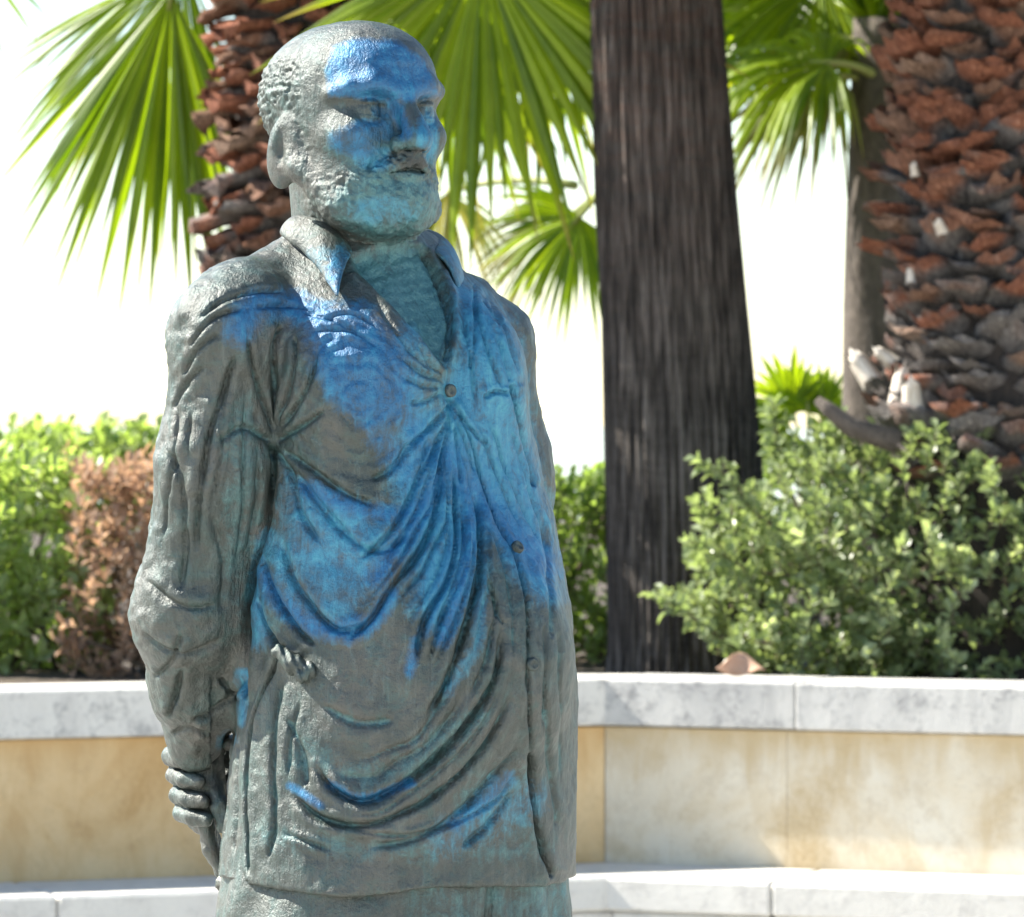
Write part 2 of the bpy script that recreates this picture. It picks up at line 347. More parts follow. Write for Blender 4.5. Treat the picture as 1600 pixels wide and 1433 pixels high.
def nets(f, lo, hi, h, B=8, fast_margin=1.6):
    lo = np.array(lo, np.float32); hi = np.array(hi, np.float32)
    nb = np.ceil((hi - lo) / (h * B)).astype(int); n = nb * B
    bi = np.stack(np.meshgrid(*[np.arange(k) for k in nb], indexing='ij'), -1).reshape(-1, 3)
    dc = f((lo + (bi * B + (B - 1) / 2) * h).astype(np.float32))
    S = np.repeat(np.repeat(np.repeat(dc.reshape(nb), B, 0), B, 1), B, 2).astype(np.float32)
    act = bi[np.abs(dc) < B * h * 0.87 * fast_margin]
    loc = np.stack(np.meshgrid(*[np.arange(B)] * 3, indexing='ij'), -1).reshape(-1, 3)
    for c0 in range(0, len(act), 1500):
        ii = (act[c0:c0 + 1500, None, :] * B + loc[None]).reshape(-1, 3)
        S[ii[:, 0], ii[:, 1], ii[:, 2]] = f((lo + ii * h).astype(np.float32))
    s = S < 0
    cnt = np.zeros(n - 1, np.int8)
    cs = [(i, j, k) for i in (0, 1) for j in (0, 1) for k in (0, 1)]
    for i, j, k in cs: cnt += s[i:n[0] - 1 + i, j:n[1] - 1 + j, k:n[2] - 1 + k]
    ci = np.argwhere((cnt > 0) & (cnt < 8)); idx = -np.ones(n - 1, np.int64); idx[ci[:, 0], ci[:, 1], ci[:, 2]] = np.arange(len(ci))
    acc = np.zeros((len(ci), 3)); num = np.zeros(len(ci))
    for ax in range(3):
        e = np.zeros(3, int); e[ax] = 1
        for i, j, k in cs:
            if (i, j, k)[ax]: continue
            a = ci + (i, j, k); c = a + e
            va = S[a[:, 0], a[:, 1], a[:, 2]]; vb = S[c[:, 0], c[:, 1], c[:, 2]]
            m = (va < 0) != (vb < 0); t = np.where(m, va / np.where(m, va - vb, 1), 0)
            acc += np.where(m[:, None], a + t[:, None] * e, 0); num += m
    V = lo + acc / num[:, None] * h
    F = []
    for ax in range(3):
        e = np.zeros(3, int); e[ax] = 1; o1, o2 = [(1, 2), (2, 0), (0, 1)][ax]
        sl0 = [slice(None)] * 3; sl1 = [slice(None)] * 3; sl0[ax] = slice(0, n[ax] - 1); sl1[ax] = slice(1, n[ax])
        A = s[tuple(sl0)]; C = s[tuple(sl1)]
        for flip, mk in ((0, A & ~C), (1, ~A & C)):
            g = np.argwhere(mk); g = g[(g[:, o1] > 0) & (g[:, o2] > 0) & (g[:, o1] < n[o1] - 1) & (g[:, o2] < n[o2] - 1)]
            q = []
            for d1, d2 in ((-1, -1), (0, -1), (0, 0), (-1, 0)):
                x = g.copy(); x[:, o1] += d1; x[:, o2] += d2; q.append(idx[x[:, 0], x[:, 1], x[:, 2]])
            q = np.stack(q, 1)
            F.append(q[:, ::-1] if flip else q)
    F = np.concatenate(F); F = F[(F >= 0).all(1)]
    return V, F
def grad(f, V, e=0.002):
    V = V.astype(np.float32); g = np.stack([f(V + np.eye(3, dtype=np.float32)[k] * e) - f(V - np.eye(3, dtype=np.float32)[k] * e) for k in range(3)], 1)
    return g / (np.linalg.norm(g, axis=1, keepdims=True) + 1e-9)
_hash = rng.random((64, 64, 64)).astype(np.float32)
def vnoise(p, scale):
    q = p * scale; i = np.floor(q).astype(int); f = q - i; f = f * f * (3 - 2 * f); o = 0
    for a in (0, 1):
        for c in (0, 1):
            for d in (0, 1):
                wgt = (f[:, 0] if a else 1 - f[:, 0]) * (f[:, 1] if c else 1 - f[:, 1]) * (f[:, 2] if d else 1 - f[:, 2])
                o = o + wgt * _hash[(i[:, 0] + a) % 64, (i[:, 1] + c) % 64, (i[:, 2] + d) % 64]
    return o
def uv_of(V): 
    D = V[:, 1] - CAMY
    return np.stack([800 + FPX * V[:, 0] / D, HOR - FPX * (V[:, 2] - EYE) / D], 1)
def catmull(pts, m=6):
    p = np.array(pts, float); p = np.vstack([2 * p[0] - p[1], p, 2 * p[-1] - p[-2]]); o = []
    for i in range(1, len(p) - 2):
        for t in np.linspace(0, 1, m, endpoint=False):
            o.append(0.5 * (2 * p[i] + (p[i + 1] - p[i - 1]) * t + (2 * p[i - 1] - 5 * p[i] + 4 * p[i + 1] - p[i + 2]) * t * t + (3 * p[i] - p[i - 1] - 3 * p[i + 1] + p[i + 2]) * t ** 3))
    o.append(p[-2]); return np.array(o)
def polydist(uv, pts):
    """distance, signed side and position (0..1) along a smooth line"""
    q = catmull(pts) if len(pts) > 2 else np.array(pts, float)
    best = np.full(len(uv), 1e9); side = np.zeros(len(uv)); al = np.zeros(len(uv)); n = len(q) - 1
    for i in range(n):
        a, ab = q[i], q[i + 1] - q[i]
        r = uv - a; t = np.clip((r @ ab) / (ab @ ab), 0, 1); dd = r - t[:, None] * ab; d = np.hypot(dd[:, 0], dd[:, 1])
        m = d < best; best[m] = d[m]; side[m] = np.sign(ab[0] * r[m, 1] - ab[1] * r[m, 0]); al[m] = (i + t[m]) / n
    return best, side, al
def inpoly(uv, pts):
    """signed distance to a polygon, negative inside"""
    p = np.array(pts, float); d, _, _ = polydist_raw(uv, np.vstack([p, p[:1]])); ins = np.zeros(len(uv), bool); j = len(p) - 1
    for i in range(len(p)):
        c = ((p[i, 1] > uv[:, 1]) != (p[j, 1] > uv[:, 1])) & (uv[:, 0] < (p[j, 0] - p[i, 0]) * (uv[:, 1] - p[i, 1]) / (p[j, 1] - p[i, 1] + 1e-12) + p[i, 0])
        ins ^= c; j = i
    return np.where(ins, -d, d)
def polydist_raw(uv, q):
    best = np.full(len(uv), 1e9)
    for i in range(len(q) - 1):
        a, ab = q[i], q[i + 1] - q[i]
        r = uv - a; t = np.clip((r @ ab) / (ab @ ab + 1e-12), 0, 1); dd = r - t[:, None] * ab
        best = np.minimum(best, np.hypot(dd[:, 0], dd[:, 1]))
    return best, None, None
PXM = 1 / 1333.3
def sstep(x, a, b): t = np.clip((x - a) / (b - a), 0, 1); return t * t * (3 - 2 * t)

STY = 0.0
statue = tag(empty('statue', (W(630, 1400, 0)[0], 0.0, 0.27)), 'weathered bronze statue of a bald bearded man in open shirt, streaked with blue patina', 'statue')
# ---- head
TH = R(37); HF = np.array([math.sin(TH), -math.cos(TH), 0]); HL = np.array([math.cos(TH), math.sin(TH), 0]); HU = np.array([0, 0, 1.])
HS = 1.16; HC = W(547, 184, -0.01); HZ = 0.905
tilt = R(3)
HF2 = HF * math.cos(tilt) + HU * math.sin(tilt); HU2 = -HF * math.sin(tilt) + HU * math.cos(tilt)
HM = np.stack([HF2, HL, HU2], 1).astype(np.float32)
def to_head(p): return ((p - HC.astype(np.float32)) @ HM) / np.array([HS, HS, HS * HZ], np.float32)
def sdf_head(pw):
    p = to_head(pw); pm = p.copy(); pm[:, 1] = np.abs(pm[:, 1])      # mirrored
    d = ell(p, (-0.010, 0, 0.026), (0.098, 0.079, 0.081))
    d = smin(d, ell(p, (0.040, 0, 0.042), (0.055, 0.061, 0.052)), 0.03)
    d = smin(d, ell(p, (0.024, 0, -0.035), (0.066, 0.071, 0.088)), 0.03)
    d = smin(d, ell(p, (0.044, 0, -0.090), (0.057, 0.061, 0.052)), 0.025)
    d = smin(d, ell(pm, (0.064, 0.046, -0.028), (0.022, 0.02, 0.017)), 0.022)
    d = smin(d, chain(pm, [(0.092, 0.008, 0.019), (0.087, 0.034, 0.026), (0.074, 0.054, 0.023), (0.058, 0.065, 0.017)], [0.0105, 0.0100, 0.0070, 0.003], 0.008), 0.013)
    d = smax(d, -ell(pm, (0.103, 0.034, -0.001), (0.025, 0.024, 0.0175)), 0.008)
    d = smin(d, sph(pm, (0.0735, 0.033, -0.002), 0.0145), 0.003)
    lid = np.maximum(sph(pm, (0.0735, 0.033, -0.001), 0.0168), 0.0050 - pm[:, 2]); d = smin(d, lid, 0.0015)
    d = smax(d, -sph(pm, (0.0885, 0.033, -0.001), 0.0036), 0.001)
    lid2 = np.maximum(sph(pm, (0.0735, 0.033, -0.003), 0.0162), pm[:, 2] + 0.0090); d = smin(d, lid2, 0.0015)
    d = smin(d, cone(p, (0.092, 0, 0.014), (0.116, 0, -0.037), 0.0085, 0.0145), 0.009)
    d = smin(d, sph(pm, (0.101, 0.0145, -0.041), 0.0100), 0.005)
    d = smax(d, -sph(pm, (0.109, 0.0075, -0.0495), 0.0052), 0.003)
    d = smax(d, -cone(pm, (0.098, 0.022, -0.040), (0.082, 0.036, -0.066), 0.003, 0.002), 0.007)
    # beard along the jaw, moustache, lower lip
    d = smin(d, chain(pm, [(-0.004, 0.070, -0.015), (0.010, 0.068, -0.060), (0.050, 0.050, -0.106), (0.078, 0.014, -0.122)], [0.010, 0.014, 0.017, 0.017], 0.01), 0.012)
    d = smin(d, cone(pm, (0.1035, 0.003, -0.0555), (0.086, 0.033, -0.076), 0.0105, 0.006), 0.005)
    d = smin(d, ell(p, (0.097, 0, -0.0755), (0.010, 0.018, 0.0055)), 0.004)
    d = smax(d, -cone(pm, (0.109, 0, -0.068), (0.095, 0.022, -0.0705), 0.0022, 0.0018), 0.003)
    d = smin(d, ell(p, (0.085, 0, -0.100), (0.022, 0.028, 0.024)), 0.014)
    # forehead creases
    for u in (0.045, 0.058, 0.071):
        d = d + 0.0007 * np.exp(-((p[:, 2] - u - 4 * p[:, 1] ** 2) / 0.0022) ** 2) * (p[:, 0] > 0.05) * np.clip(1 - np.abs(p[:, 1]) / 0.05, 0, 1)
    # ear
    q = pm - np.array((-0.006, 0.0760, -0.040), np.float32); a = R(14); qx = q[:, 0] * math.cos(a) - q[:, 2] * math.sin(a); qz = q[:, 0] * math.sin(a) + q[:, 2] * math.cos(a)
    qe = np.stack([qx, q[:, 1] - 0.25 * -qx, qz], 1)
    e = ell(qe, (0, 0.001, 0), (0.0215, 0.0085, 0.042))
    e = smax(e, -ell(qe, (0.003, 0.0115, 0.008), (0.0115, 0.0075, 0.024)), 0.004)
    e = smin(e, chain(qe, [(-0.006, 0.004, 0.024), (-0.009, 0.005, 0.004), (-0.002, 0.004, -0.016)], [0.0035, 0.004, 0.0035], 0.003), 0.003)
    e = smin(e, cone(qe, (0.013, 0.004, -0.004), (0.010, 0.003, -0.018), 0.004, 0.003), 0.003)
    d = smin(d, e, 0.005)
    # neck
    d = smin(d, cone(pw, W(546, 285, 0.02), W(568, 450, 0.02), 0.071, 0.080), 0.02)
    d = smin(d, cone(pw, W(505, 330, -0.03), W(600, 440, -0.055), 0.010, 0.012), 0.02)
    return d * HS
V, F = nets(sdf_head, W(395, 500, 0) + (0, -0.2, 0), W(710, 25, 0) + (0, 0.2, 0), 0.0020)
G = grad(sdf_head, V); p = to_head(V.astype(np.float32))
ns1 = vnoise(V, 170) + 0.5 * vnoise(V, 330); ns2 = vnoise(V, 60)
hair = sstep(-p[:, 0], -0.035, 0.0) * sstep(np.abs(p[:, 1]), 0.035, 0.06) * sstep(p[:, 2], 0.085, 0.05) * sstep(p[:, 2], -0.03, 0.0)
hair = np.maximum(hair, sstep(-p[:, 0], 0.045, 0.07) * sstep(p[:, 2], -0.06, -0.03) * sstep(p[:, 2], 0.09, 0.06))
beard = sstep(-p[:, 2], 0.058, 0.075) * sstep(p[:, 0], -0.03, 0.0) * sstep(-p[:, 2], 0.17, 0.135)
beard = np.maximum(beard, sstep(np.abs(p[:, 1]), 0.05, 0.062) * sstep(p[:, 0], -0.025, -0.005) * sstep(p[:, 0], 0.04, 0.02) * sstep(-p[:, 2], -0.01, 0.02))
must = sstep(-p[:, 2], 0.045, 0.05) * sstep(-p[:, 2], 0.09, 0.075) * sstep(p[:, 0], 0.08, 0.09)
ear = np.exp(-(((p - (-0.006, 0.0, -0.040)) / (0.03, 9, 0.055)) ** 2).sum(1) ** 2) * (np.abs(p[:, 1]) > 0.068)
hair *= 1 - ear; beard *= 1 - ear
hb = np.clip(np.maximum(hair, np.maximum(0.42 * beard, 0.8 * must)), 0, 1)
strand = np.sin(p[:, 2] * 900 + p[:, 1] * 500 + ns2 * 9)
V = V + G * (np.minimum(hb, 1.1) * ((ns1 - 0.75) * 0.0062 + 0.0006 * strand) + (1 - hb) * (ns2 - 0.5) * 0.0014)[:, None]
uvh = uv_of(V)
def blob(uv, c, r, ang=0, soft=0.45):
    a = math.radians(ang); d = uv - np.array(c); x = d[:, 0] * math.cos(a) + d[:, 1] * math.sin(a); y = -d[:, 0] * math.sin(a) + d[:, 1] * math.cos(a)
    return 1 - sstep(np.hypot(x / r[0], y / r[1]), 1 - soft, 1 + soft)
def stroke(uv, pts, wd): return 1 - sstep(polydist(uv, pts)[0], wd * -0.1, wd * 1.7)
def area(uv, pts, soft=14): return 1 - sstep(inpoly(uv, pts), -soft * 1.5, soft * 1.2)
def paint(o, rgb, dark=None):
    a = o.data.color_attributes.new('patina', 'FLOAT_COLOR', 'POINT')
    arr = np.ones((len(o.data.vertices), 4), np.float32); arr[:, :3] = np.clip(rgb, 0, 1.2)
    if dark is not None: arr[:, 3] = 1 - dark
    a.data.foreach_set('color', arr.ravel())
front = (p[:, 0] > 0.02)
blue = np.maximum.reduce([1.15 * area(uvh, [(520, 72), (560, 58), (620, 62), (664, 95), (690, 150), (650, 158), (610, 160), (560, 156), (514, 152), (510, 110)], 8),
    1.1 * stroke(uvh, [(614, 158), (624, 185), (634, 208)], 14), 0.85 * blob(uvh, (552, 224), (38, 22), 10), 0.75 * blob(uvh, (575, 206), (52, 20), -6), 0.5 * blob(uvh, (600, 170), (20, 20))]) * front
teal = np.maximum.reduce([0.8 * blob(uvh, (612, 318), (88, 60)), 0.6 * blob(uvh, (600, 235), (95, 50)), 0.8 * blob(uvh, (640, 410), (80, 40))]) * front
az = np.maximum.reduce([0.85 * blob(uvh, (668, 212), (18, 42)), 0.75 * blob(uvh, (590, 248), (36, 18)), 0.5 * blob(uvh, (600, 330), (60, 25))]) * front
head = mesh('head', V, F, M['bronze'], statue); mdark = np.maximum(0.8 * must * sstep(np.abs(p[:, 1]), 0.034, 0.006) * sstep(p[:, 2], -0.075, -0.062), 0.6 * stroke(uvh, [(520, 156), (560, 160), (600, 164)], 5) * front)
blue *= 1 - mdark; teal *= 1 - 0.9 * mdark; az *= 1 - mdark
paint(head, np.stack([blue, teal, az], 1), mdark)

# ---- shirt
TB = R(43); BF = np.array([math.sin(TB), -math.cos(TB)]); BL = np.array([math.cos(TB), math.sin(TB)])
#            py    xl   xr   depth ratio, centre depth
SEC = np.array([[320, 512, 640, 0.80, 0.025], [352, 476, 664, 0.80, 0.025], [385, 458, 688, 0.78, 0.02], [420, 436, 716, 0.70, 0.015], [455, 415, 752, 0.64, 0.010], [500, 402, 785, 0.62, 0.005],
    [560, 402, 806, 0.66, 0.0], [640, 405, 818, 0.70, 0.0], [740, 402, 838, 0.74, 0.0], [840, 394, 862, 0.76, 0.0], [940, 386, 884, 0.78, 0.0], [1060, 380, 893, 0.78, 0.0],
    [1180, 368, 893, 0.78, 0.0], [1290, 358, 892, 0.78, 0.0], [1400, 346, 891, 0.78, 0.0], [1500, 340, 890, 0.78, 0.0]])
def torso(pw, grow=0.0):
    py = HOR - (pw[:, 2] - EYE) * 1333.3
    xl = np.interp(py, SEC[:, 0], SEC[:, 1]); xr = np.interp(py, SEC[:, 0], SEC[:, 2]); k = np.interp(py, SEC[:, 0], SEC[:, 3]); cy = np.interp(py, SEC[:, 0], SEC[:, 4])
    cx = ((xl + xr) / 2 - 800) * PXM; hw = (xr - xl) / 2 * PXM
    a = hw / np.sqrt(math.cos(TB) ** 2 + (k * math.sin(TB)) ** 2) + grow; bb = a * k
    x = pw[:, 0] - cx; y = pw[:, 1] - cy
    l = x * BL[0] + y * BL[1]; f = x * BF[0] + y * BF[1]
    e = 2.25
    k0 = (np.abs(l / a) ** e + np.abs(f / bb) ** e) ** (1 / e)
    return (k0 - 1) * bb * 0.92
rs, re, rw = W(352, 520, -0.115), W(300, 955, -0.055), W(306, 1160, 0.045)
ls, le, lw = W(768, 535, 0.12), W(786, 900, 0.17), W(470, 1190, 0.235)
def sdf_shirt(p):
    d = torso(p)
    # chest muscles and belly
    d = smin(d, ell(p, W(560, 600, -0.115), (0.075, 0.05, 0.075)), 0.05)
    d = smin(d, ell(p, W(745, 590, -0.02), (0.05, 0.06, 0.075)), 0.05)
    d = smin(d, ell(p, W(680, 1030, -0.08), (0.15, 0.105, 0.15)), 0.06)
    # right sleeve (towards the camera)
    s = chain(p, [W(385, 480, -0.10), rs, W(338, 720, -0.095), re, W(308, 1075, 0.0), W(307, 1160, 0.04)], [0.052, 0.060, 0.063, 0.0640, 0.050, 0.036], 0.03)
    d = smin(d, s, 0.018)
    # left sleeve, mostly hidden behind the body
    s = chain(p, [W(725, 490, 0.09), ls, W(798, 740, 0.15), le, lw], [0.047, 0.046, 0.047, 0.058, 0.042], 0.03)
    d = smin(d, s, 0.016)
    d = smin(d, cone(p, W(492, 384, 0.0), W(372, 478, -0.07), 0.026, 0.048), 0.03)
    # hem
    hem = EYE + (HOR - 1371) * PXM
    x = (p[:, 0] / PXM + 800)
    d = smax(d, (hem + 0.004 * np.sin(x * 0.02) + 0.006 * sstep(x, 560, 880) * 0 - p[:, 2]), 0.004)
    d = smin(d, cone(p, W(352, 1381, 0.03), W(420, 1380, -0.03), 0.011, 0.008), 0.012)
    # hollow where the neck comes out
    d = smax(d, p[:, 2] - (EYE + (HOR - 352) * PXM), 0.02)
    return d
V, F = nets(sdf_shirt, W(190, 1410, 0) + (0, -0.32, 0), W(915, 330, 0) + (0, 0.36, 0), 0.0025)
G = grad(sdf_shirt, V, 0.003)
uv = uv_of(V); facing = sstep(-G[:, 1], -0.15, 0.15)
nz = vnoise(V, 45); nz2 = vnoise(V, 110)
disp = np.zeros(len(V)); grv = np.zeros(len(V))
def fold(pts, w_, dep, ridge=0.6, lip=0.0, fade=0.12):
    """a groove drawn on the cloth with a raised roll on both sides; w_ in pixels, dep in mm"""
    global disp, grv
    P = np.array(pts); m = (uv[:, 0] > P[:, 0].min() - 5 * w_) & (uv[:, 0] < P[:, 0].max() + 5 * w_) & (uv[:, 1] > P[:, 1].min() - 5 * w_) & (uv[:, 1] < P[:, 1].max() + 5 * w_) & (facing > 0)
    d, s, al = polydist(uv[m], pts)
    d = d + (nz[m] - 0.5) * w_ * 0.5
    fd = sstep(al, -0.001, fade) * sstep(1 - al, -0.001, fade) if fade > 0 else 1.0
    g = np.exp(-(d / (0.56 * w_)) ** 2); r = np.exp(-((d - 1.9 * w_) / (1.5 * w_)) ** 2) * (1 + lip * s)
    disp[m] += 0.0020 * dep * fd * (-g + 0.45 * ridge * r); grv[m] = np.maximum(grv[m], g * fd)
# armhole / sleeve separation
fold([(427, 690), (428, 740), (422, 790), (412, 840), (398, 890), (388, 950), (381, 1030), (376, 1095)], 7, 11, 0.25, fade=0.06)
fold([(370, 545), (350, 610), (325, 690), (312, 780), (306, 870)], 7, 4.5, 0.7)
fold([(427, 681), (408, 620), (392, 560), (388, 528)], 5, 4, 0.8); fold([(430, 676), (428, 600), (428, 540), (440, 505)], 5, 4.5, 0.8)
fold([(434, 672), (452, 610), (462, 560), (462, 525)], 5, 4, 0.8); fold([(440, 672), (470, 625), (490, 580), (496, 545)], 5, 3.5, 0.8)
fold([(425, 690), (380, 668), (340, 690)], 6, 2.5); fold([(432, 690), (470, 668), (510, 640)], 5, 3)
fold([(430, 700), (455, 740), (470, 800), (500, 850)], 7, 3.2); fold([(438, 700), (490, 735), (540, 770), (590, 790)], 8, 3)
fold([(450, 720), (510, 800), (560, 850), (600, 860), (640, 830)], 9, 3)
# shoulder folds
fold([(310, 500), (350, 470), (400, 455), (450, 455)], 5, 3); fold([(295, 545), (330, 500), (380, 480)], 5, 3); fold([(285, 590), (310, 545), (345, 520)], 5, 2.6)
fold([(272, 640), (290, 600), (322, 570)], 5, 2.6); fold([(400, 480), (450, 478), (500, 490)], 5, 2.4); fold([(470, 490), (520, 500), (560, 520)], 4, 2)
# sleeve folds and elbow
fold([(262, 700), (285, 760), (290, 850), (280, 930)], 7, 3); fold([(230, 905), (262, 935), (300, 950), (340, 945)], 7, 2.5)
fold([(222, 985), (250, 1010), (300, 1020), (350, 1000)], 7, 3); fold([(240, 1060), (270, 1030), (282, 990)], 6, 3)
fold([(262, 1125), (275, 1085), (284, 1045)], 6, 4); fold([(345, 1062), (355, 1075), (362, 1095)], 5, 4.5); fold([(300, 1125), (330, 1120), (360, 1090), (376, 1050)], 6, 3.5)
fold([(265, 1150), (290, 1140), (330, 1148)], 5, 3); fold([(330, 800), (350, 880), (345, 960)], 10, 2)
# drapery sweeping from the buttons down to the hip
fold([(744, 760), (749, 845), (747, 901), (730, 971), (697, 1065), (664, 1126)], 7, 6.5, 0.75)
fold([(705, 700), (711, 845), (697, 910), (664, 967), (650, 1037)], 6, 5.5, 0.75)
fold([(690, 690), (683, 779), (660, 854), (613, 915), (580, 967), (540, 1003)], 6.5, 5.5, 0.75)
fold([(722, 800), (718, 880), (690, 960), (668, 1040)], 5, 3.5, 0.7)
fold([(670, 680), (648, 760), (610, 830), (560, 880)], 6, 3.5, 0.7); fold([(640, 690), (615, 730), (580, 750)], 6, 2.5)
fold([(786, 971), (772, 1061), (725, 1136), (660, 1202), (613, 1234), (566, 1253), (519, 1232), (492, 1195)], 7, 6.5, 0.8)
fold([(805, 1079), (754, 1169), (683, 1239), (627, 1270), (566, 1290), (500, 1278), (452, 1236)], 6.5, 5.5, 0.8)
fold([(815, 1165), (770, 1215), (710, 1275), (650, 1310), (570, 1325)], 7, 3.5, 0.8)
fold([(800, 1235), (760, 1290), (720, 1325)], 6, 2.8); fold([(760, 900), (778, 960), (786, 975)], 5, 3)
fold([(404, 930), (420, 985), (445, 1022), (468, 1036)], 5.5, 5, 0.6); fold([(412, 860), (432, 930), (468, 985), (495, 1010)], 6, 4.5, 0.7)
fold([(440, 840), (456, 900), (490, 950), (530, 985), (575, 975)], 7, 4, 0.7); fold([(500, 1100), (560, 1130), (620, 1125)], 10, 2.2); fold([(450, 1120), (470, 1170), (480, 1230)], 9, 2.5)
def between(a, b_, ts, w_, dep):
    n_ = 9; A_ = catmull(a, 8); B_ = catmull(b_, 8); pa = A_[np.linspace(0, len(A_) - 1, n_).astype(int)]; pb = B_[np.linspace(0, len(B_) - 1, n_).astype(int)]
    for k_, t in enumerate(ts):
        q = pa * (1 - t) + pb * t; q = q[1:-1] if k_ % 2 else q[:-2]; fold([tuple(x + rng.normal(size=2) * 2.5) for x in q], w_, dep * rng.uniform(0.7, 1.2), 0.8, fade=0.25)
k1 = [(744, 760), (749, 845), (747, 901), (730, 971), (697, 1065), (664, 1126)]; k2 = [(705, 700), (711, 845), (697, 910), (664, 967), (650, 1037)]; k3 = [(690, 690), (683, 779), (660, 854), (613, 915), (580, 967), (540, 1003)]
k0 = [(670, 680), (648, 760), (610, 830), (560, 880)]; k4 = [(786, 971), (772, 1061), (725, 1136), (660, 1202), (613, 1234), (566, 1253), (519, 1232), (492, 1195)]; k5 = [(805, 1079), (754, 1169), (683, 1239), (627, 1270), (566, 1290), (500, 1278), (452, 1236)]
between(k3, k2, (0.35, 0.7), 4, 2.4); between(k2, k1, (0.3, 0.65), 4, 2.4); between(k0, k3, (0.35, 0.7), 4, 2.2); between(k4, k5, (0.5,), 4, 2.2)
between(k1, [(780, 900), (786, 971), (772, 1061), (725, 1136)], (0.35, 0.65), 4.5, 2.4); between([(697, 1065), (640, 1130), (560, 1160), (500, 1140)], k4, (0.3, 0.6), 6, 1.8)
for q in ([(730, 450), (760, 540), (790, 620)], [(755, 455), (790, 520), (812, 590)], [(720, 480), (735, 560), (745, 640)], [(760, 640), (800, 760), (850, 860)], [(790, 650), (825, 760), (862, 880)], [(742, 650), (775, 740), (815, 830)],
          [(640, 480), (660, 530), (690, 575)], [(585, 470), (625, 530), (680, 590)], [(500, 500), (550, 490), (600, 520)], [(480, 520), (540, 515), (590, 540)],
          [(350, 600), (345, 700), (330, 800)], [(385, 600), (382, 700), (378, 800), (365, 900)], [(404, 690), (400, 780), (385, 860)], [(280, 620), (275, 700), (262, 790), (250, 860)], [(300, 640), (292, 720)],
          [(470, 1090), (455, 1160), (452, 1220)], [(850, 960), (852, 1060), (846, 1160)], [(872, 980), (876, 1100), (874, 1240)], [(520, 1290), (640, 1305), (760, 1260), (815, 1200)], [(440, 1300), (520, 1330)]):
    fold(q, 4, 2.2, 0.8, fade=0.25)
# folds fanning from the first button
for e in ((636, 700), (655, 745), (672, 770), (720, 760), (742, 740), (760, 700)):
    fold([(704, 622), ((704 + e[0]) / 2 + (704 - e[0]) * 0.12, (622 + e[1]) / 2), e], 4, 3, 0.7)
for s_, e in (((690, 595), (628, 560)), ((692, 588), (650, 540)), ((688, 605), (632, 590)), ((690, 612), (640, 630))): fold([s_, ((s_[0] + e[0]) / 2, (s_[1] + e[1]) / 2 + 6), e], 4, 2.4, 0.7)
# chest: rings and tool marks
dn = np.hypot(uv[:, 0] - 559, (uv[:, 1] - 630) * 0.95)
disp += facing * 0.0008 * np.cos(dn / 13.5 * 2 * math.pi / 1.6 + nz * 6 + nz2 * 2) * (1 - sstep(dn, 60, 190)) * (uv[:, 0] > 440) * (uv[:, 0] < 690); disp -= facing * 0.0022 * np.exp(-((dn + 12 * (nz - 0.5) - 33) / 5) ** 2)
# left arm line, placket, pocket on the far chest
fold([(800, 600), (806, 640), (820, 700), (836, 762)], 5.5, 7, 0.4, fade=0.05); fold([(795, 616), (775, 612), (755, 622)], 4, 3)
fold([(752, 470), (768, 488), (780, 510)], 4, 2.6); fold([(740, 440), (742, 520), (734, 580)], 4, 2.4); fold([(775, 520), (790, 560), (800, 600)], 5, 2.2)
fold([(712, 640), (738, 706), (770, 800), (805, 868), (824, 948), (826, 1051), (829, 1183)], 3.6, 5, 0.35, fade=0.04)
fold([(829, 1175), (833, 1267), (845, 1320), (862, 1372)], 6, 15, 0.2, fade=0.06)
fold([(690, 640), (716, 706), (748, 800), (783, 868), (800, 948), (802, 1051)], 3, 1.6, 0.4)
fold([(850, 1060), (856, 1180), (870, 1300)], 6, 2.5); fold([(845, 800), (858, 900), (862, 1000)], 6, 2)
# front hem edge with stitched border, and the side vent with the back panel set lower
vent = [(446, 1005), (425, 1050), (402, 1100), (388, 1160), (384, 1250), (386, 1372)]
fold(vent, 5, 7, 0.3, fade=0.05)
dv, sv_, _ = polydist(uv, vent)
low = (uv[:, 1] > 1010) & (uv[:, 0] < 450) & (sv_ > 0) & (facing > 0)
disp -= np.where(low, 0.006 * sstep(dv, 0, 12) * sstep(uv[:, 1], 1040, 1100), 0) * (uv[:, 0] > 330)
fold([(440, 1060), (432, 1130), (428, 1200), (430, 1290), (418, 1350)], 6, 3.5, 0.8); fold([(366, 1150), (362, 1250), (356, 1340)], 5, 2.5)
# open collar: the vest shows in the V, set back behind the lapels
Vn = [(548, 400), (560, 424), (625, 492), (694, 574), (704, 520), (700, 470), (682, 420), (664, 380), (600, 380)]
dvn = inpoly(uv, Vn); disp -= facing * 0.011 * (1 - sstep(dvn, -9, 3))
disp += facing * 0.003 * np.exp(-((dvn - 8) / 7) ** 2) * (uv[:, 1] > 425)
inn = (dvn < 0); disp += np.where(inn, 0.0004 * np.sin(uv[:, 1] / 2.6 + uv[:, 0] * 0.05 + nz * 3), 0) * facing
fold([(664, 385), (690, 446), (704, 503), (698, 568)], 5, 7, 0.5, fade=0.05)
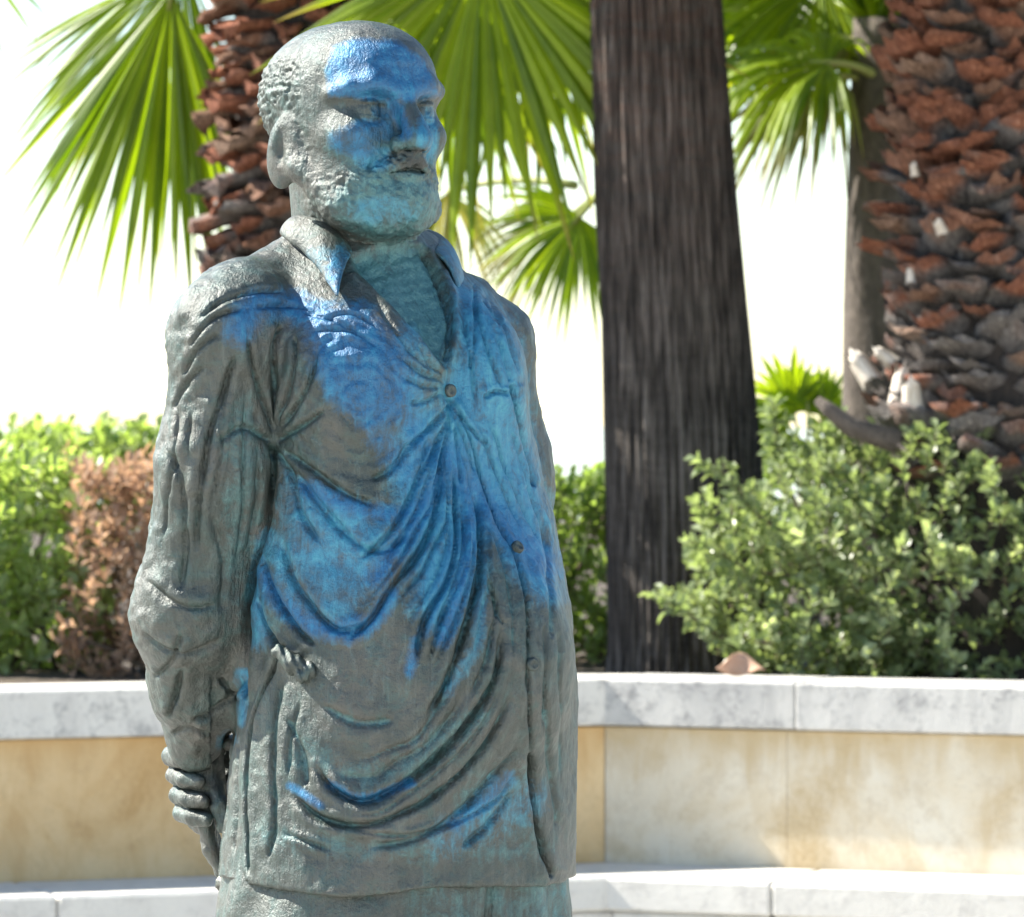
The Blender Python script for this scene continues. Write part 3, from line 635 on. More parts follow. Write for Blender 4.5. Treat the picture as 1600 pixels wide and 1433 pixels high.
# hand-modelled unevenness, stronger on the sleeve
slv = (uv[:, 0] < 330) * 1.0
disp += (nz - 0.5) * (0.0025 + 0.002 * slv) + (nz2 - 0.5) * (0.0014 + 0.0016 * slv) + (vnoise(V, 20) - 0.5) * 0.005
V = V + G * disp[:, None]
blue = np.maximum.reduce([area(uv, [(470, 500), (520, 470), (570, 470), (635, 540), (655, 600), (640, 660), (575, 682), (525, 640), (490, 590)], 22),
    1.1 * stroke(uv, [(375, 515), (400, 480), (450, 478), (510, 500)], 28), 0.7 * stroke(uv, [(590, 680), (640, 740), (700, 760)], 30), 0.8 * stroke(uv, [(620, 600), (650, 680), (690, 740)], 26), stroke(uv, [(395, 465), (470, 470)], 16),
    stroke(uv, [(700, 720), (740, 770), (800, 830), (850, 880)], 34), stroke(uv, [(690, 740), (640, 830), (590, 900)], 24), stroke(uv, [(735, 800), (725, 900), (690, 1000)], 17),
    stroke(uv, [(480, 762), (540, 790), (620, 805), (670, 780)], 17), stroke(uv, [(415, 900), (450, 950), (510, 985), (570, 975)], 20), stroke(uv, [(610, 930), (580, 975), (545, 995)], 16),
    stroke(uv, [(515, 1225), (566, 1248), (640, 1222)], 9), stroke(uv, [(455, 1228), (500, 1258)], 8), 0.8 * stroke(uv, [(650, 1000), (640, 1050)], 11), 0.7 * stroke(uv, [(710, 850), (690, 920), (660, 990)], 14),
    0.75 * stroke(uv, [(710, 1290), (760, 1250), (795, 1215)], 15), 0.6 * stroke(uv, [(660, 700), (650, 760)], 30)])
az = np.maximum.reduce([area(uv, [(700, 430), (745, 445), (800, 500), (826, 560), (828, 640), (850, 740), (868, 850), (884, 940), (840, 945), (800, 900), (760, 830), (700, 760), (660, 700), (690, 600), (712, 540)], 24),
    0.95 * area(uv, [(640, 560), (700, 640), (760, 760), (770, 860), (740, 940), (690, 1000), (640, 960), (620, 860), (610, 740)], 30), 0.8 * area(uv, [(450, 740), (560, 780), (640, 800), (620, 900), (560, 960), (480, 940), (430, 860)], 30), 0.8 * stroke(uv, [(420, 840), (408, 900), (404, 1000)], 20), 0.7 * stroke(uv, [(430, 850), (470, 930), (540, 950)], 30), 0.6 * stroke(uv, [(640, 520), (660, 600), (650, 680)], 30),
    0.6 * stroke(uv, [(750, 900), (745, 1000), (700, 1080)], 14), 0.5 * stroke(uv, [(700, 1310), (830, 1250)], 40), stroke(uv, [(376, 1050), (372, 1130)], 8), 0.6 * stroke(uv, [(355, 1155), (345, 1165)], 12)]) * (uv[:, 0] > 340)
teal = np.maximum.reduce([1.2 * area(uv, Vn, 12), 0.6 * grv * (uv[:, 0] > 370), 0.16 * (uv[:, 0] > 400) * (uv[:, 1] < 1100), 0.06 + 0 * grv, 0.42 * area(uv, [(700, 1220), (830, 1180), (850, 1330), (690, 1330)], 30), 0.5 * blob(uv, (700, 620), (80, 110)), 0.45 * stroke(uv, [(480, 1180), (600, 1210), (740, 1120)], 30), 0.4 * stroke(uv, [(420, 1310), (600, 1330), (850, 1330)], 25), 0.5 * blob(uv, (430, 900), (40, 90)), 0.35 * blob(uv, (380, 800), (40, 200))])
fc = sstep(-G[:, 1], -0.2, 0.0)
shirt = mesh('shirt', V, F, M['bronze'], statue); paint(shirt, np.stack([blue * fc, teal * fc, az * fc], 1))

# ---- collar: a turned-down band round the neck with two points
def collar():
    NA, NR = 48, 7; V = []; F = []
    keyL = np.array(W(530, 474, -0.145)); 
    cn = np.array([W(572, 400, 0.0)[0], 0.018])
    for i in range(NA + 1):
        t = 0.42 + 0.58 * i / NA                                     # 0 right point, 0.5 nape, 1 left point
        ang = R(-28 - 304 * t)                          # about the body's forward direction, going round by his right side
        ca, sa = math.cos(ang), math.sin(ang)
        d2 = BF * ca + BL * sa
        fr = abs(t - 0.5) * 2
        zt = EYE + (HOR - (338 + 58 * fr ** 2.2)) * PXM; zb = zt - 0.044 - 0.046 * sstep(np.array([fr]), 0.72, 1.0)[0]
        rt = 0.086 - 0.004 * fr; rb = 0.112 + 0.018 * fr ** 2
        for j in range(NR):
            s = j / (NR - 1); r = rt + (rb - rt) * s ** 0.8 + 0.006 * math.sin(math.pi * min(1, s * 1.6)); z = zt + 0.006 * math.sin(math.pi * min(1, s * 2.2)) + (zb - zt) * s
            V.append((cn[0] + d2[0] * r, cn[1] + d2[1] * r, z + 0.002 * math.sin(t * 40)))
    for i in range(NA):
        for j in range(NR - 1): F.append([i * NR + j, i * NR + j + 1, (i + 1) * NR + j + 1, (i + 1) * NR + j])
    o = mesh('collar', V, F, M['bronze'], shirt)
    u = uv_of(np.array(V)); paint(o, np.stack([0.8 * blob(u, (525, 440), (28, 40)), 0.4 * blob(u, (560, 400), (60, 40)), 0.6 * blob(u, (700, 430), (40, 60))], 1))
    md = o.modifiers.new('s', 'SOLIDIFY'); md.thickness = 0.006; md.offset = 0
    md = o.modifiers.new('b', 'SUBSURF'); md.levels = md.render_levels = 1
# ---- buttons
def on_shirt(px, py):
    d = np.hypot(uv[:, 0] - px, uv[:, 1] - py) + np.where(facing > 0.5, 0, 1e3); k = np.argsort(d)[:8]; k = k[np.argmin(V[k][:, 1])]
    return V[k], G[k]
collar()
def flap():
    lowe = catmull([(440, 372), (472, 399), (502, 432), (530, 474)], 5); upe = catmull([(466, 338), (497, 343), (528, 362), (553, 393)], 5)
    NR = 7; V_ = []; F_ = []; n = len(lowe); cxn = 568
    for k in range(n):
        l, u = lowe[k], upe[k]; q, g_ = on_shirt(*l); q = q + g_ * 0.009
        up_ = W(u[0], u[1], 0.02 - math.sqrt(max(30, 118 ** 2 - (u[0] - cxn) ** 2)) * PXM)
        for j in range(NR):
            t = j / (NR - 1); P_ = up_ * (1 - t) + q * t + np.array([-0.35, -0.7, 0.5]) * 0.008 * math.sin(math.pi * t) ** 0.7; V_.append(P_)
    for k in range(n - 1):
        for j in range(NR - 1): F_.append([k * NR + j, k * NR + j + 1, (k + 1) * NR + j + 1, (k + 1) * NR + j])
    o = mesh('collar', V_, F_, M['bronze'], shirt); u = uv_of(np.array(V_))
    paint(o, np.stack([0.7 * blob(u, (532, 430), (22, 45)), 0.5 * blob(u, (545, 410), (30, 40)), 0.3 * blob(u, (500, 410), (40, 30))], 1))
    md = o.modifiers.new('s', 'SOLIDIFY'); md.thickness = 0.006; md.offset = 0
    md = o.modifiers.new('b', 'SUBSURF'); md.levels = md.render_levels = 1
flap()
def lathe_disc(c, nrm, r, h, name, parent, prof=None):
    nrm = Vector(nrm).normalized(); q = nrm.to_track_quat('Z', 'Y'); pr = prof or [(0.0, 0.55), (0.25, 0.5), (0.45, 0.75), (0.7, 1.0), (0.92, 0.8), (1.0, 0.2), (1.0, -0.6)]
    V_ = []; F_ = []; n = 18
    for (rr, hh) in pr:
        for k in range(n):
            a = 2 * math.pi * k / n; V_.append(np.array(Vector(c) + q @ Vector((r * rr * math.cos(a), r * rr * math.sin(a), h * hh))))
    for i in range(len(pr) - 1):
        for k in range(n): F_.append([i * n + k, (i + 1) * n + k, (i + 1) * n + (k + 1) % n, i * n + (k + 1) % n])
    o = mesh(name, V_, F_, M['bronze_plain'], parent); fix_normals(o); return o
for bx, by in ((706, 611), (808, 854), (827, 1040)):
    c, nn = on_shirt(bx, by); lathe_disc(c + nn * 0.001, nn, 0.0078, 0.004, 'button', shirt)
# knot of cord at the top of the side vent
c, nn = on_shirt(462, 1040)
def sdf_knot(p):
    d = chain(p, [c + (-0.022, 0, 0.018), c + (-0.006, -0.006, 0.004), c + (0.013, -0.004, -0.006)], [0.008, 0.0105, 0.0125], 0.006)
    d = smin(d, sph(p, c + (0.014, -0.010, -0.002), 0.009), 0.004); d = smin(d, sph(p, c + (0.004, -0.012, -0.010), 0.008), 0.003)
    return d + 0.0012 * np.sin(p[:, 0] * 620 + p[:, 2] * 260 + 3 * vnoise(p, 90))
Vk, Fk = nets(sdf_knot, c - 0.05, c + 0.05, 0.0018); mesh('cord_knot', Vk, Fk, M['bronze_plain'], shirt)
# ---- hands clasped behind: the left hand grips the right wrist
wr = W(307, 1165, 0.045)
def sdf_hand_r(p):
    d = cone(p, wr + (0, 0, 0.03), wr + (0.006, 0.012, -0.03), 0.028, 0.027)
    pc = W(318, 1245, 0.07); d = smin(d, ell(p, pc, (0.026, 0.034, 0.045)), 0.015)
    for k, (dy, ln) in enumerate(((-0.026, 0.9), (-0.009, 1.0), (0.009, 0.95), (0.025, 0.78))):
        a = pc + (0.004, dy, -0.03); m = a + (0.006, 0.004, -0.034 * ln); e = m + (0.012, 0.006, -0.024 * ln); t = e + (0.010, 0.004, -0.012 * ln)
        d = smin(d, chain(p, [a, m, e, t], [0.0105, 0.0098, 0.009, 0.008], 0.003), 0.0035)
    d = smin(d, chain(p, [pc + (0.012, -0.028, 0.016), pc + (0.022, -0.042, -0.008), pc + (0.027, -0.044, -0.032)], [0.012, 0.0105, 0.009], 0.004), 0.006)
    return d
def sdf_hand_l(p):
    c0 = W(340, 1222, 0.115)
    d = ell(p, c0, (0.040, 0.022, 0.046)); d = smin(d, cone(p, c0 + (0.03, 0.0, 0.01), W(470, 1190, 0.235), 0.028, 0.03), 0.02)
    for k, zz in enumerate((0.036, 0.013, -0.010, -0.032)):
        a = c0 + (-0.030, -0.006, zz); m = c0 + (-0.052 + 0.004 * k, -0.046, zz - 0.002); e = c0 + (-0.040 + 0.005 * k, -0.080, zz - 0.004); t = c0 + (-0.020 + 0.004 * k, -0.092, zz - 0.006)
        d = smin(d, chain(p, [a, m, e, t], [0.0118, 0.0112, 0.0100, 0.0085], 0.002), 0.003)
    d = smin(d, chain(p, [c0 + (0.01, -0.01, 0.03), c0 + (0.030, -0.045, 0.052), c0 + (0.020, -0.078, 0.050)], [0.0135, 0.0115, 0.0095], 0.005), 0.006)
    return d
for f_, lo, hi in ((sdf_hand_r, W(230, 1400, 0) + (0, -0.1, 0), W(420, 1120, 0) + (0, 0.2, 0)), (sdf_hand_l, W(230, 1340, 0) + (0, -0.06, 0), W(500, 1130, 0) + (0, 0.30, 0))):
    Vh, Fh = nets(f_, lo, hi, 0.0022); g_ = grad(f_, Vh); Vh = Vh + g_ * ((vnoise(Vh, 120) - 0.5) * 0.0028)[:, None]
    mesh('hand', Vh, Fh, M['bronze_plain'], statue)
# ---- trousers, shoes
hc = W(628, 1400, 0.0)
def hip(px, py, l, f): return np.array([W(px, py, 0)[0] + l * BL[0] + f * BF[0], l * BL[1] + f * BF[1], EYE + (HOR - py) * PXM])
def sdf_tr(p):
    d = np.maximum(torso(p, -0.013), p[:, 2] - (EYE + (HOR - 1330) * PXM)); d = smax(d, (EYE + (HOR - 1500) * PXM) - p[:, 2], 0.03)
    for sgn in (-1, 1):
        a = hip(620, 1460, sgn * 0.095, 0.0); k_ = np.array([a[0] + sgn * 0.02 * BL[0], a[1] + sgn * 0.02 * BL[1], 0.68]); e = np.array([a[0] + sgn * 0.03 * BL[0], a[1] + sgn * 0.03 * BL[1], 0.36])
        d = smin(d, chain(p, [a, k_, e], [0.115, 0.085, 0.075], 0.05), 0.05)
    return smax(d, 0.315 - p[:, 2], 0.01)
Vt, Ft = nets(sdf_tr, (hc[0] - 0.32, -0.32, 0.30), (hc[0] + 0.32, 0.32, 1.12), 0.0045)
Gt = grad(sdf_tr, Vt, 0.004); ut = uv_of(Vt)
az_ = np.arctan2(Vt[:, 1], Vt[:, 0] - hc[0])
dd = 0.0045 * np.sin(az_ * 15 + vnoise(Vt, 6) * 4) * (vnoise(Vt, 8) + 0.3) + (vnoise(Vt, 40) - 0.5) * 0.004
dd -= 0.012 * np.exp(-((ut[:, 0] - 770) / 7) ** 2) * (Gt[:, 1] < 0)
Vt = Vt + Gt * dd[:, None]
tr = mesh('trousers', Vt, Ft, M['bronze'], statue)
paint(tr, np.stack([0 * dd, 0.3 * (blob(ut, (760, 1410), (160, 60)) + blob(ut, (860, 1400), (30, 60))), 0.2 * blob(ut, (868, 1410), (20, 40))], 1))
for sgn in (-1, 1):
    a = hip(620, 1460, sgn * 0.125, 0.0)
    def sdf_shoe(p, a=a):
        q = np.stack([(p[:, 0] - a[0]) * BF[0] + (p[:, 1] - a[1]) * BF[1], (p[:, 0] - a[0]) * BL[0] + (p[:, 1] - a[1]) * BL[1], p[:, 2] - 0.27], 1)
        d = smin(ell(q, (0.06, 0, 0.025), (0.15, 0.055, 0.045)), cone(q, (-0.02, 0, 0.03), (-0.02, 0, 0.1), 0.05, 0.05), 0.03)
        return smax(d, 0.001 - q[:, 2], 0.004)
    Vs, Fs = nets(sdf_shoe, a * (1, 1, 0) + (-0.25, -0.25, 0.255), a * (1, 1, 0) + (0.25, 0.25, 0.45), 0.006); mesh('shoe', Vs, Fs, M['bronze_plain'], statue)
pl = tag(empty('plinth', (hc[0], 0, 0)), 'low square stone plinth under the bronze statue', 'plinth')
for nm, s_, z0, z1 in (('plinth_base', 0.42, 0.0, 0.10), ('plinth_block', 0.37, 0.10, 0.22), ('plinth_cap', 0.40, 0.22, 0.27)):
    v_, f_ = box_vf((hc[0] - s_, -s_, z0 + 0.001), (hc[0] + s_, s_, z1 - 0.001 if z1 < 0.27 else z1), 0.008); o = mesh(nm, v_, f_, M['plinth'], pl, smooth=False); fix_normals(o)

# ------------------------------------------------------------------ palms
def leaf_base_mesh(k, w0=0.085, L=0.16, th=0.03, rise=0.6, curl=0.0, wrap=1.5):
    """one cut leaf base: clasps the trunk at y=0, points out along +Y and up; wide along X, hollow behind, ragged cut end"""
    r = random.Random(k); V = []; F = []; n = 8; st = [(0, 1.0, 0.7), (0.35, 0.95, 1.0), (0.7, 0.78, 1.05), (1.0, 0.55 + 0.25 * r.random(), 0.8)]
    bend = r.uniform(-0.3, 0.3); tl = math.hypot(1, rise); oy, oz = -rise / tl, 1 / tl      # thickness direction
    for i, (t, ww, tt) in enumerate(st):
        for j in range(n):
            a = 2 * math.pi * j / n; x = math.cos(a) * w0 * ww; h = math.sin(a) * th * tt * (0.6 if math.sin(a) > 0 else 1.0) + (x / w0) ** 2 * th * 1.5
            rag = r.uniform(-1, 1) * (0.03 if i == 3 else 0.008)
            V.append((x + bend * 0.06 * t + r.uniform(-1, 1) * 0.009, L * (t + 0) + h * oy + rag * 0.6 - x * x * wrap, L * rise * t - L * curl * t * t + h * oz + rag * 0.8))
    for i in range(len(st) - 1):
        for j in range(n): F.append([i * n + j, i * n + (j + 1) % n, (i + 1) * n + (j + 1) % n, (i + 1) * n + j])
    F.append([(len(st) - 1) * n + j for j in range(n)])
    me = bpy.data.meshes.new('leaf_base'); me.from_pydata(V, [], F); me.update()
    import bmesh
    bm = bmesh.new(); bm.from_mesh(me); bmesh.ops.recalc_face_normals(bm, faces=bm.faces); bm.to_mesh(me); bm.free()
    me.polygons.foreach_set('use_smooth', [True] * (len(me.polygons) - 1) + [False]); return me
def boots(palm, cx, cy, rad, z0, z1, dz, nper, meshes, mat, scale=1.0, pitch=(0, 0), seed=1, arc=None):
    r = random.Random(seed); z = z0; row = 0
    for me in meshes:
        me.materials.clear(); me.materials.append(mat)
    while z < z1:
        for k in range(nper):
            a = 2 * math.pi * (k + 0.5 * (row % 2) + r.uniform(-0.16, 0.16)) / nper + row * 0.12
            # skip the far side of the trunk
            if math.sin(a) > 0.3: continue
            o = bpy.data.objects.new('leaf_base', r.choice(meshes)); rr = rad(z) if callable(rad) else rad
            o.location = Vector((cx + math.cos(a) * rr * 0.93, cy + math.sin(a) * rr * 0.93, z + r.uniform(-0.25, 0.25) * dz)) - palm.location
            o.rotation_euler = (R(r.uniform(*pitch)), R(r.uniform(-16, 16)), a - math.pi / 2 + R(r.uniform(-14, 14)))
            s = scale * r.uniform(0.75, 1.2); o.scale = (s * r.uniform(0.9, 1.15), s * r.uniform(0.8, 1.15), s * r.uniform(0.8, 1.3)); link(o, palm)
        z += dz; row += 1
def trunk(palm, prof, mat, n=40, name='trunk', ridges=0, amp=0.0, seed=3):
    r = random.Random(seed); ph = [r.uniform(0, 6.28) for _ in range(6)]; V = []; F = []
    for (x, y, z, rad) in prof:
        for k in range(n):
            a = 2 * math.pi * k / n
            q = rad * (1 + 0.02 * math.sin(3 * a + ph[0] + z) + 0.012 * math.sin(7 * a + ph[1] - 2 * z)) + amp * (math.sin(ridges * a + 0.8 * math.sin(z * 2 + ph[2]) + ph[3]) + 0.6 * math.sin(ridges * 1.7 // 1 * a + ph[4] + z)) * 0.5
            V.append((x + q * math.cos(a), y + q * math.sin(a), z))
    for i in range(len(prof) - 1):
        for k in range(n): F.append([i * n + k, i * n + (k + 1) % n, (i + 1) * n + (k + 1) % n, (i + 1) * n + k])
    F.append([(len(prof) - 1) * n + k for k in range(n)])
    return mesh(name, V, F, mat, palm)
def interp_prof(keys, step=0.05):
    k = np.array(keys); zs = np.arange(k[0, 2], k[-1, 2] + 1e-6, step); return [(np.interp(z, k[:, 2], k[:, 0]), np.interp(z, k[:, 2], k[:, 1]), z, np.interp(z, k[:, 2], k[:, 3])) for z in zs]
def seg_vf(hub, d, nrm, L, wmax, droop, r, start=0.0, fold_=0.35):
    """one blade of a fan leaf: folded along its middle, joined to its neighbours up to half-way, then a free drooping tip"""
    d = np.array(d); nrm = np.array(nrm); s = np.cross(nrm, d); s /= np.linalg.norm(s) + 1e-9
    ts = [0.02, 0.2, 0.4, 0.55, 0.7, 0.83, 0.93, 1.0]; wf = [0.08, 0.42, 0.84, 1.08, 0.92, 0.5, 0.22, 0.02]; V = []; F = []
    tw = r.uniform(-0.25, 0.25)
    for t, q in zip(ts, wf):
        c = hub + d * L * t + np.array([0, 0, -1]) * droop * L * (max(0, t - 0.3) ** 2) * 1.6 + s * tw * 0.06 * L * t * t
        w_ = wmax * q * 0.5; sag = nrm * w_ * fold_
        V += [c - s * w_ - sag, c + sag, c + s * w_ - sag]
    for i in range(len(ts) - 1):
        for j in (0, 1): F.append([i * 3 + j, i * 3 + j + 1, (i + 1) * 3 + j + 1, (i + 1) * 3 + j])
    return V, F
def fan_leaf(palm, hub, M_, N_, L, nseg=40, spread=125, droop=0.25, mat=None, root=None, joined=False, seed=0, gap=0.0, pr=0.012, petmat=None, lenvar=0.18, wide=1.05):
    r = random.Random(seed); hub = np.array(hub, float); M_ = np.array(M_, float); M_ /= np.linalg.norm(M_); N_ = np.array(N_, float); N_ -= M_ * (M_ @ N_); N_ /= np.linalg.norm(N_)
    S_ = np.cross(N_, M_); mat = mat or M['fan']
    root = np.array(root if root is not None else hub - M_ * 0.4, float)
    mid = (root + hub) / 2 + np.array([0, 0, 0.10 * np.linalg.norm(root - hub)])
    pts = [(1 - t) ** 2 * root + 2 * t * (1 - t) * mid + t * t * hub for t in np.linspace(0, 1, 7)] + [hub + M_ * 0.06]
    v, f = tube_vf(pts, [pr * 1.5, pr * 1.35, pr * 1.2, pr * 1.1, pr, pr, pr, pr * 0.4], 6)
    A = Acc(); A.add(v, f)
    segs = []
    for i in range(nseg):
        if r.random() < gap: continue
        u = (i + 0.5) / nseg * 2 - 1; a = R(u * spread + r.uniform(-1, 1) * 1.2)
        d = M_ * math.cos(a) + S_ * math.sin(a)
        # the blade is a shallow cup: outer segments bend forward a little
        d = d + N_ * (0.10 * (1 - math.cos(a)) + r.uniform(-0.05, 0.05)); d /= np.linalg.norm(d)
        l = L * (1 - 0.28 * abs(u) ** 2.5) * r.uniform(1 - lenvar, 1 + lenvar * 0.5); wm = 2 * 0.55 * l * math.tan(R(spread / nseg)) * wide
        segs.append(seg_vf(hub, d, N_ + S_ * r.uniform(-0.3, 0.3), l, wm, droop * r.uniform(0.6, 1.4), r))
    if joined:
        for v, f in segs: A.add(v, f)
        o = mesh('fan_leaf', A.v, A.f, mat, palm)
        return o
    o = mesh('fan_leaf', A.v, A.f, petmat or M['petiole'], palm)
    for v, f in segs:
        q = mesh('leaf_segment', v, f, mat, o, smooth=False); a_ = q.data.attributes.new('along', 'FLOAT', 'POINT'); a_.data.foreach_set('value', [t for t in (0.02, 0.2, 0.4, 0.55, 0.7, 0.83, 0.93, 1.0) for _ in range(3)])
    return o
def dirv(deg, dep=0.0): return np.array([math.cos(R(deg)), dep, -math.sin(R(deg))])      # degrees clockwise from right, as seen from the front
def crown(palm, c, n, L, seed, pet=0.7, el=(-35, 60), droop=0.4, skip=None, nseg=26):
    r = random.Random(seed)
    for i in range(n):
        a = 2 * math.pi * i * 0.381966 + r.uniform(-0.2, 0.2); e = R(el[0] + (el[1] - el[0]) * (i + 0.5) / n)
        d = np.array([math.cos(a) * math.cos(e), math.sin(a) * math.cos(e), math.sin(e)])
        if skip and skip(d): continue
        hub = np.array(c) + d * pet; up = np.array([0, 0, 1.0]) + 0.3 * np.array([r.uniform(-1, 1), r.uniform(-1, 1), 0])
        fan_leaf(palm, hub, d + np.array([0, 0, -0.25]), up, L * r.uniform(0.85, 1.1), nseg, 115, droop, M['fan'], np.array(c) + d * 0.05, True, seed * 100 + i)

# palm A: behind the statue, shaggy red-brown trunk, leaves hanging into the picture at both sides
YA = 9.0; a0 = W(476, 0, YA)
pA = tag(empty('palm_tree', (a0[0], YA, 0.89)), "fan palm behind the statue's head with shaggy reddish brown trunk and hanging green fans", 'palm tree')
trunk(pA, interp_prof([(a0[0], YA, 0.85, 0.22), (a0[0], YA, 1.4, 0.20), (a0[0], YA, 3.45, 0.20)]), M['core'], 24)
bm_ = [leaf_base_mesh(k, 0.062, 0.12, 0.020, 0.55, 0.45) for k in range(8)]
boots(pA, a0[0], YA, 0.185, 1.75, 3.15, 0.05, 12, bm_, M['bootA'], 1.0, (-22, 12), 5)
cA = np.array([a0[0], YA, 3.30])
fan_leaf(pA, W(268, -14, YA + 0.26), dirv(99, -0.1), (0.1, -1, 0.25), 0.90, 34, 37, 0.05, lenvar=0.2, wide=1.6, root=cA + (-0.12, -0.1, 0.0), seed=11)
fan_leaf(pA, W(275, -45, YA + 0.4), dirv(137, 0.05), (0.2, -1, 0.4), 0.74, 26, 26, 0.16, root=cA + (-0.12, 0, 0.1), seed=12, gap=0.5)
fan_leaf(pA, W(752, -75, YA - 0.35), dirv(66, -0.1), (-0.1, -1, 0.3), 0.84, 46, 105, 0.10, root=cA + (0.13, -0.1, 0.0), seed=13)
fan_leaf(pA, W(690, -60, YA + 0.15), dirv(84, 0.1), (0.15, -1, 0.2), 0.74, 40, 100, 0.12, root=cA + (0.12, 0.05, 0.0), seed=14)
fan_leaf(pA, W(850, -95, YA + 0.3), dirv(70, 0.25), (-0.3, -1, 0.45), 0.70, 36, 100, 0.15, root=cA + (0.12, 0.1, 0.1), seed=15)
fan_leaf(pA, W(800, -130, YA + 0.55), dirv(80, 0.15), (0.25, -1, 0.3), 0.78, 34, 60, 0.2, root=cA + (0.12, 0.1, 0.15), seed=17, gap=0.1)
fan_leaf(pA, W(640, -120, YA + 0.5), dirv(72, 0.1), (-0.4, -1, 0.2), 0.80, 34, 60, 0.2, root=cA + (0.1, 0.1, 0.15), seed=18, gap=0.1)
fan_leaf(pA, W(285, -70, YA + 0.6), dirv(108, 0.1), (-0.2, -1, 0.4), 0.85, 30, 45, 0.15, root=cA + (-0.1, 0.1, 0.15), seed=19, gap=0.2)
fan_leaf(pA, W(-60, -85, YA + 0.1), dirv(60, 0.0), (0.5, -1, 0.2), 0.34, 16, 90, 0.3, wide=0.5, root=cA + (-0.15, 0, 0.2), seed=16, gap=0.55)
crown(pA, cA + (0, 0, 0.15), 12, 0.75, 4, 0.75, (40, 82))

# palm B: the dark ridged trunk in front of the right half
YB = 8.6
pB = tag(empty('palm_tree', (W(1075, 1060, YB)[0], YB, 0.89)), 'tall palm with smooth dark vertically ridged trunk between statue and shrub', 'palm tree')
kb = [(1078, 1100, 138), (1074, 1000, 124), (1070, 860, 121), (1066, 700, 120), (1056, 500, 112), (1042, 300, 107), (1027, 0, 99), (1010, -500, 92), (1000, -1500, 85)]
trunk(pB, interp_prof([(*W(x, y, YB), r_ * (YB + 6) / FPX) for x, y, r_ in kb]), M['bark'], 220, 'trunk', 52, 0.011)
tb = W(1000, -1500, YB)
crown(pB, tb, 20, 0.85, 6, 0.9, (-40, 75))

# palm D: slim farther trunk half hidden by the stout one, crown drooping between the trunks
YD = 11.0; d0 = W(1372, 300, YD)
pD = tag(empty('palm_tree', (d0[0], YD, 0.89)), 'slim grey trunked fan palm half hidden behind the stout rough palm at right', 'palm tree')
trunk(pD, interp_prof([(d0[0], YD, 0.85, 0.13), (d0[0], YD, 2.0, 0.115), (d0[0] + 0.02, YD, 2.95, 0.10)]), M['slim'], 32)
cD = np.array([d0[0], YD, 2.78])
fan_leaf(pD, W(1292, 98, YD - 0.3), dirv(182, 0.2), (0.05, -0.55, 1), 0.56, 40, 115, 0.62, root=cD + (0, -0.05, -0.03), seed=21)
fan_leaf(pD, W(1300, 118, YD - 0.1), dirv(165, 0.3), (0.1, -0.7, 1), 0.45, 36, 120, 0.8, M['fan_dry'], root=cD + (0, 0, -0.05), seed=22)
fan_leaf(pD, W(905, 338, YD + 1.2), dirv(128, 0.15), (0.3, -1, 0.5), 0.40, 34, 95, 0.25, root=W(1010, 250, YD + 0.9), seed=23)
fan_leaf(pD, W(880, 350, YD + 1.5), dirv(170, 0.3), (-0.1, -0.8, 0.8), 0.44, 30, 80, 0.5, M['fan_dry'], root=W(1010, 265, YD + 1.1), seed=24)
fan_leaf(pD, W(1285, -35, YD + 0.2), dirv(150, 0.1), (0.2, -1, 0.5), 0.50, 34, 110, 0.3, root=cD + (0, 0, 0.1), seed=25)
fan_leaf(pD, W(1350, -30, YD + 0.5), dirv(100, 0.1), (0.1, -1, 0.3), 0.46, 34, 110, 0.3, root=cD + (0.03, 0, 0.1), seed=26)
fan_leaf(pD, W(1190, -60, YD + 0.6), dirv(100, 0.1), (-0.1, -1, 0.3), 0.46, 34, 110, 0.3, root=cD + (0.0, 0, 0.2), seed=27)
fan_leaf(pD, W(700, 300, YD + 1.8), dirv(80, 0.2), (0.4, -1, 0.3), 0.36, 26, 80, 0.4, M['fan_dry'], root=W(900, 290, YD + 1.4), seed=28, gap=0.25)
fan_leaf(pD, W(1240, 40, YD + 0.3), dirv(170, 0.1), (0.1, -0.8, 0.8), 0.5, 34, 100, 0.5, root=cD + (0, 0, 0.05), seed=29)
crown(pD, cD + (0, 0, 0.15), 14, 0.7, 9, 0.55, (10, 75))

# palm C: stout rough trunk at the right edge
YC = 8.2; c0 = W(1572, 300, YC); rC = 0.295
pC = tag(empty('palm_tree', (c0[0], YC, 0.89)), 'stout palm at right edge with rough trunk of overlapping orange and grey leaf bases', 'palm tree')
trunk(pC, interp_prof([(c0[0], YC, 0.85, 0.33), (c0[0], YC, 1.3, 0.29), (c0[0] + 0.02, YC, 3.6, 0.26)]), M['core'], 32)
bm_ = [leaf_base_mesh(40 + k, 0.084, 0.10, 0.0135, 0.85, 0.25, 3.5) for k in range(9)]
boots(pC, c0[0], YC, lambda z: np.interp(z, [1.2, 3.4], [0.29, 0.262]), 1.45, 2.98, 0.047, 14, bm_, M['bootC'], 1.0, (-20, 16), 8)
for px, py, rx, rz, s in ((1360, 590, 30, 30, 0.9), (1408, 625, 10, -10, 0.9), (1430, 640, -5, 5, 0.9), (1395, 565, 20, 50, 0.6), (1432, 275, -10, 10, 0.4), (1424, 440, 20, 0, 0.4), (1475, 365, -20, 25, 0.5)):
    o = bpy.data.objects.new('leaf_base', bm_[0].copy()); o.data.materials.clear(); o.data.materials.append(M['pale'])
    yy = YC - math.sqrt(max(0.01, 0.36 ** 2 - (W(px, py, YC - 0.3)[0] - c0[0]) ** 2)); o.location = VW(px, py, yy) - pC.location
    o.rotation_euler = (R(rx + 40), R(rz), R(180)); o.scale = (s * 0.45, s * 0.8, s); link(o, pC)
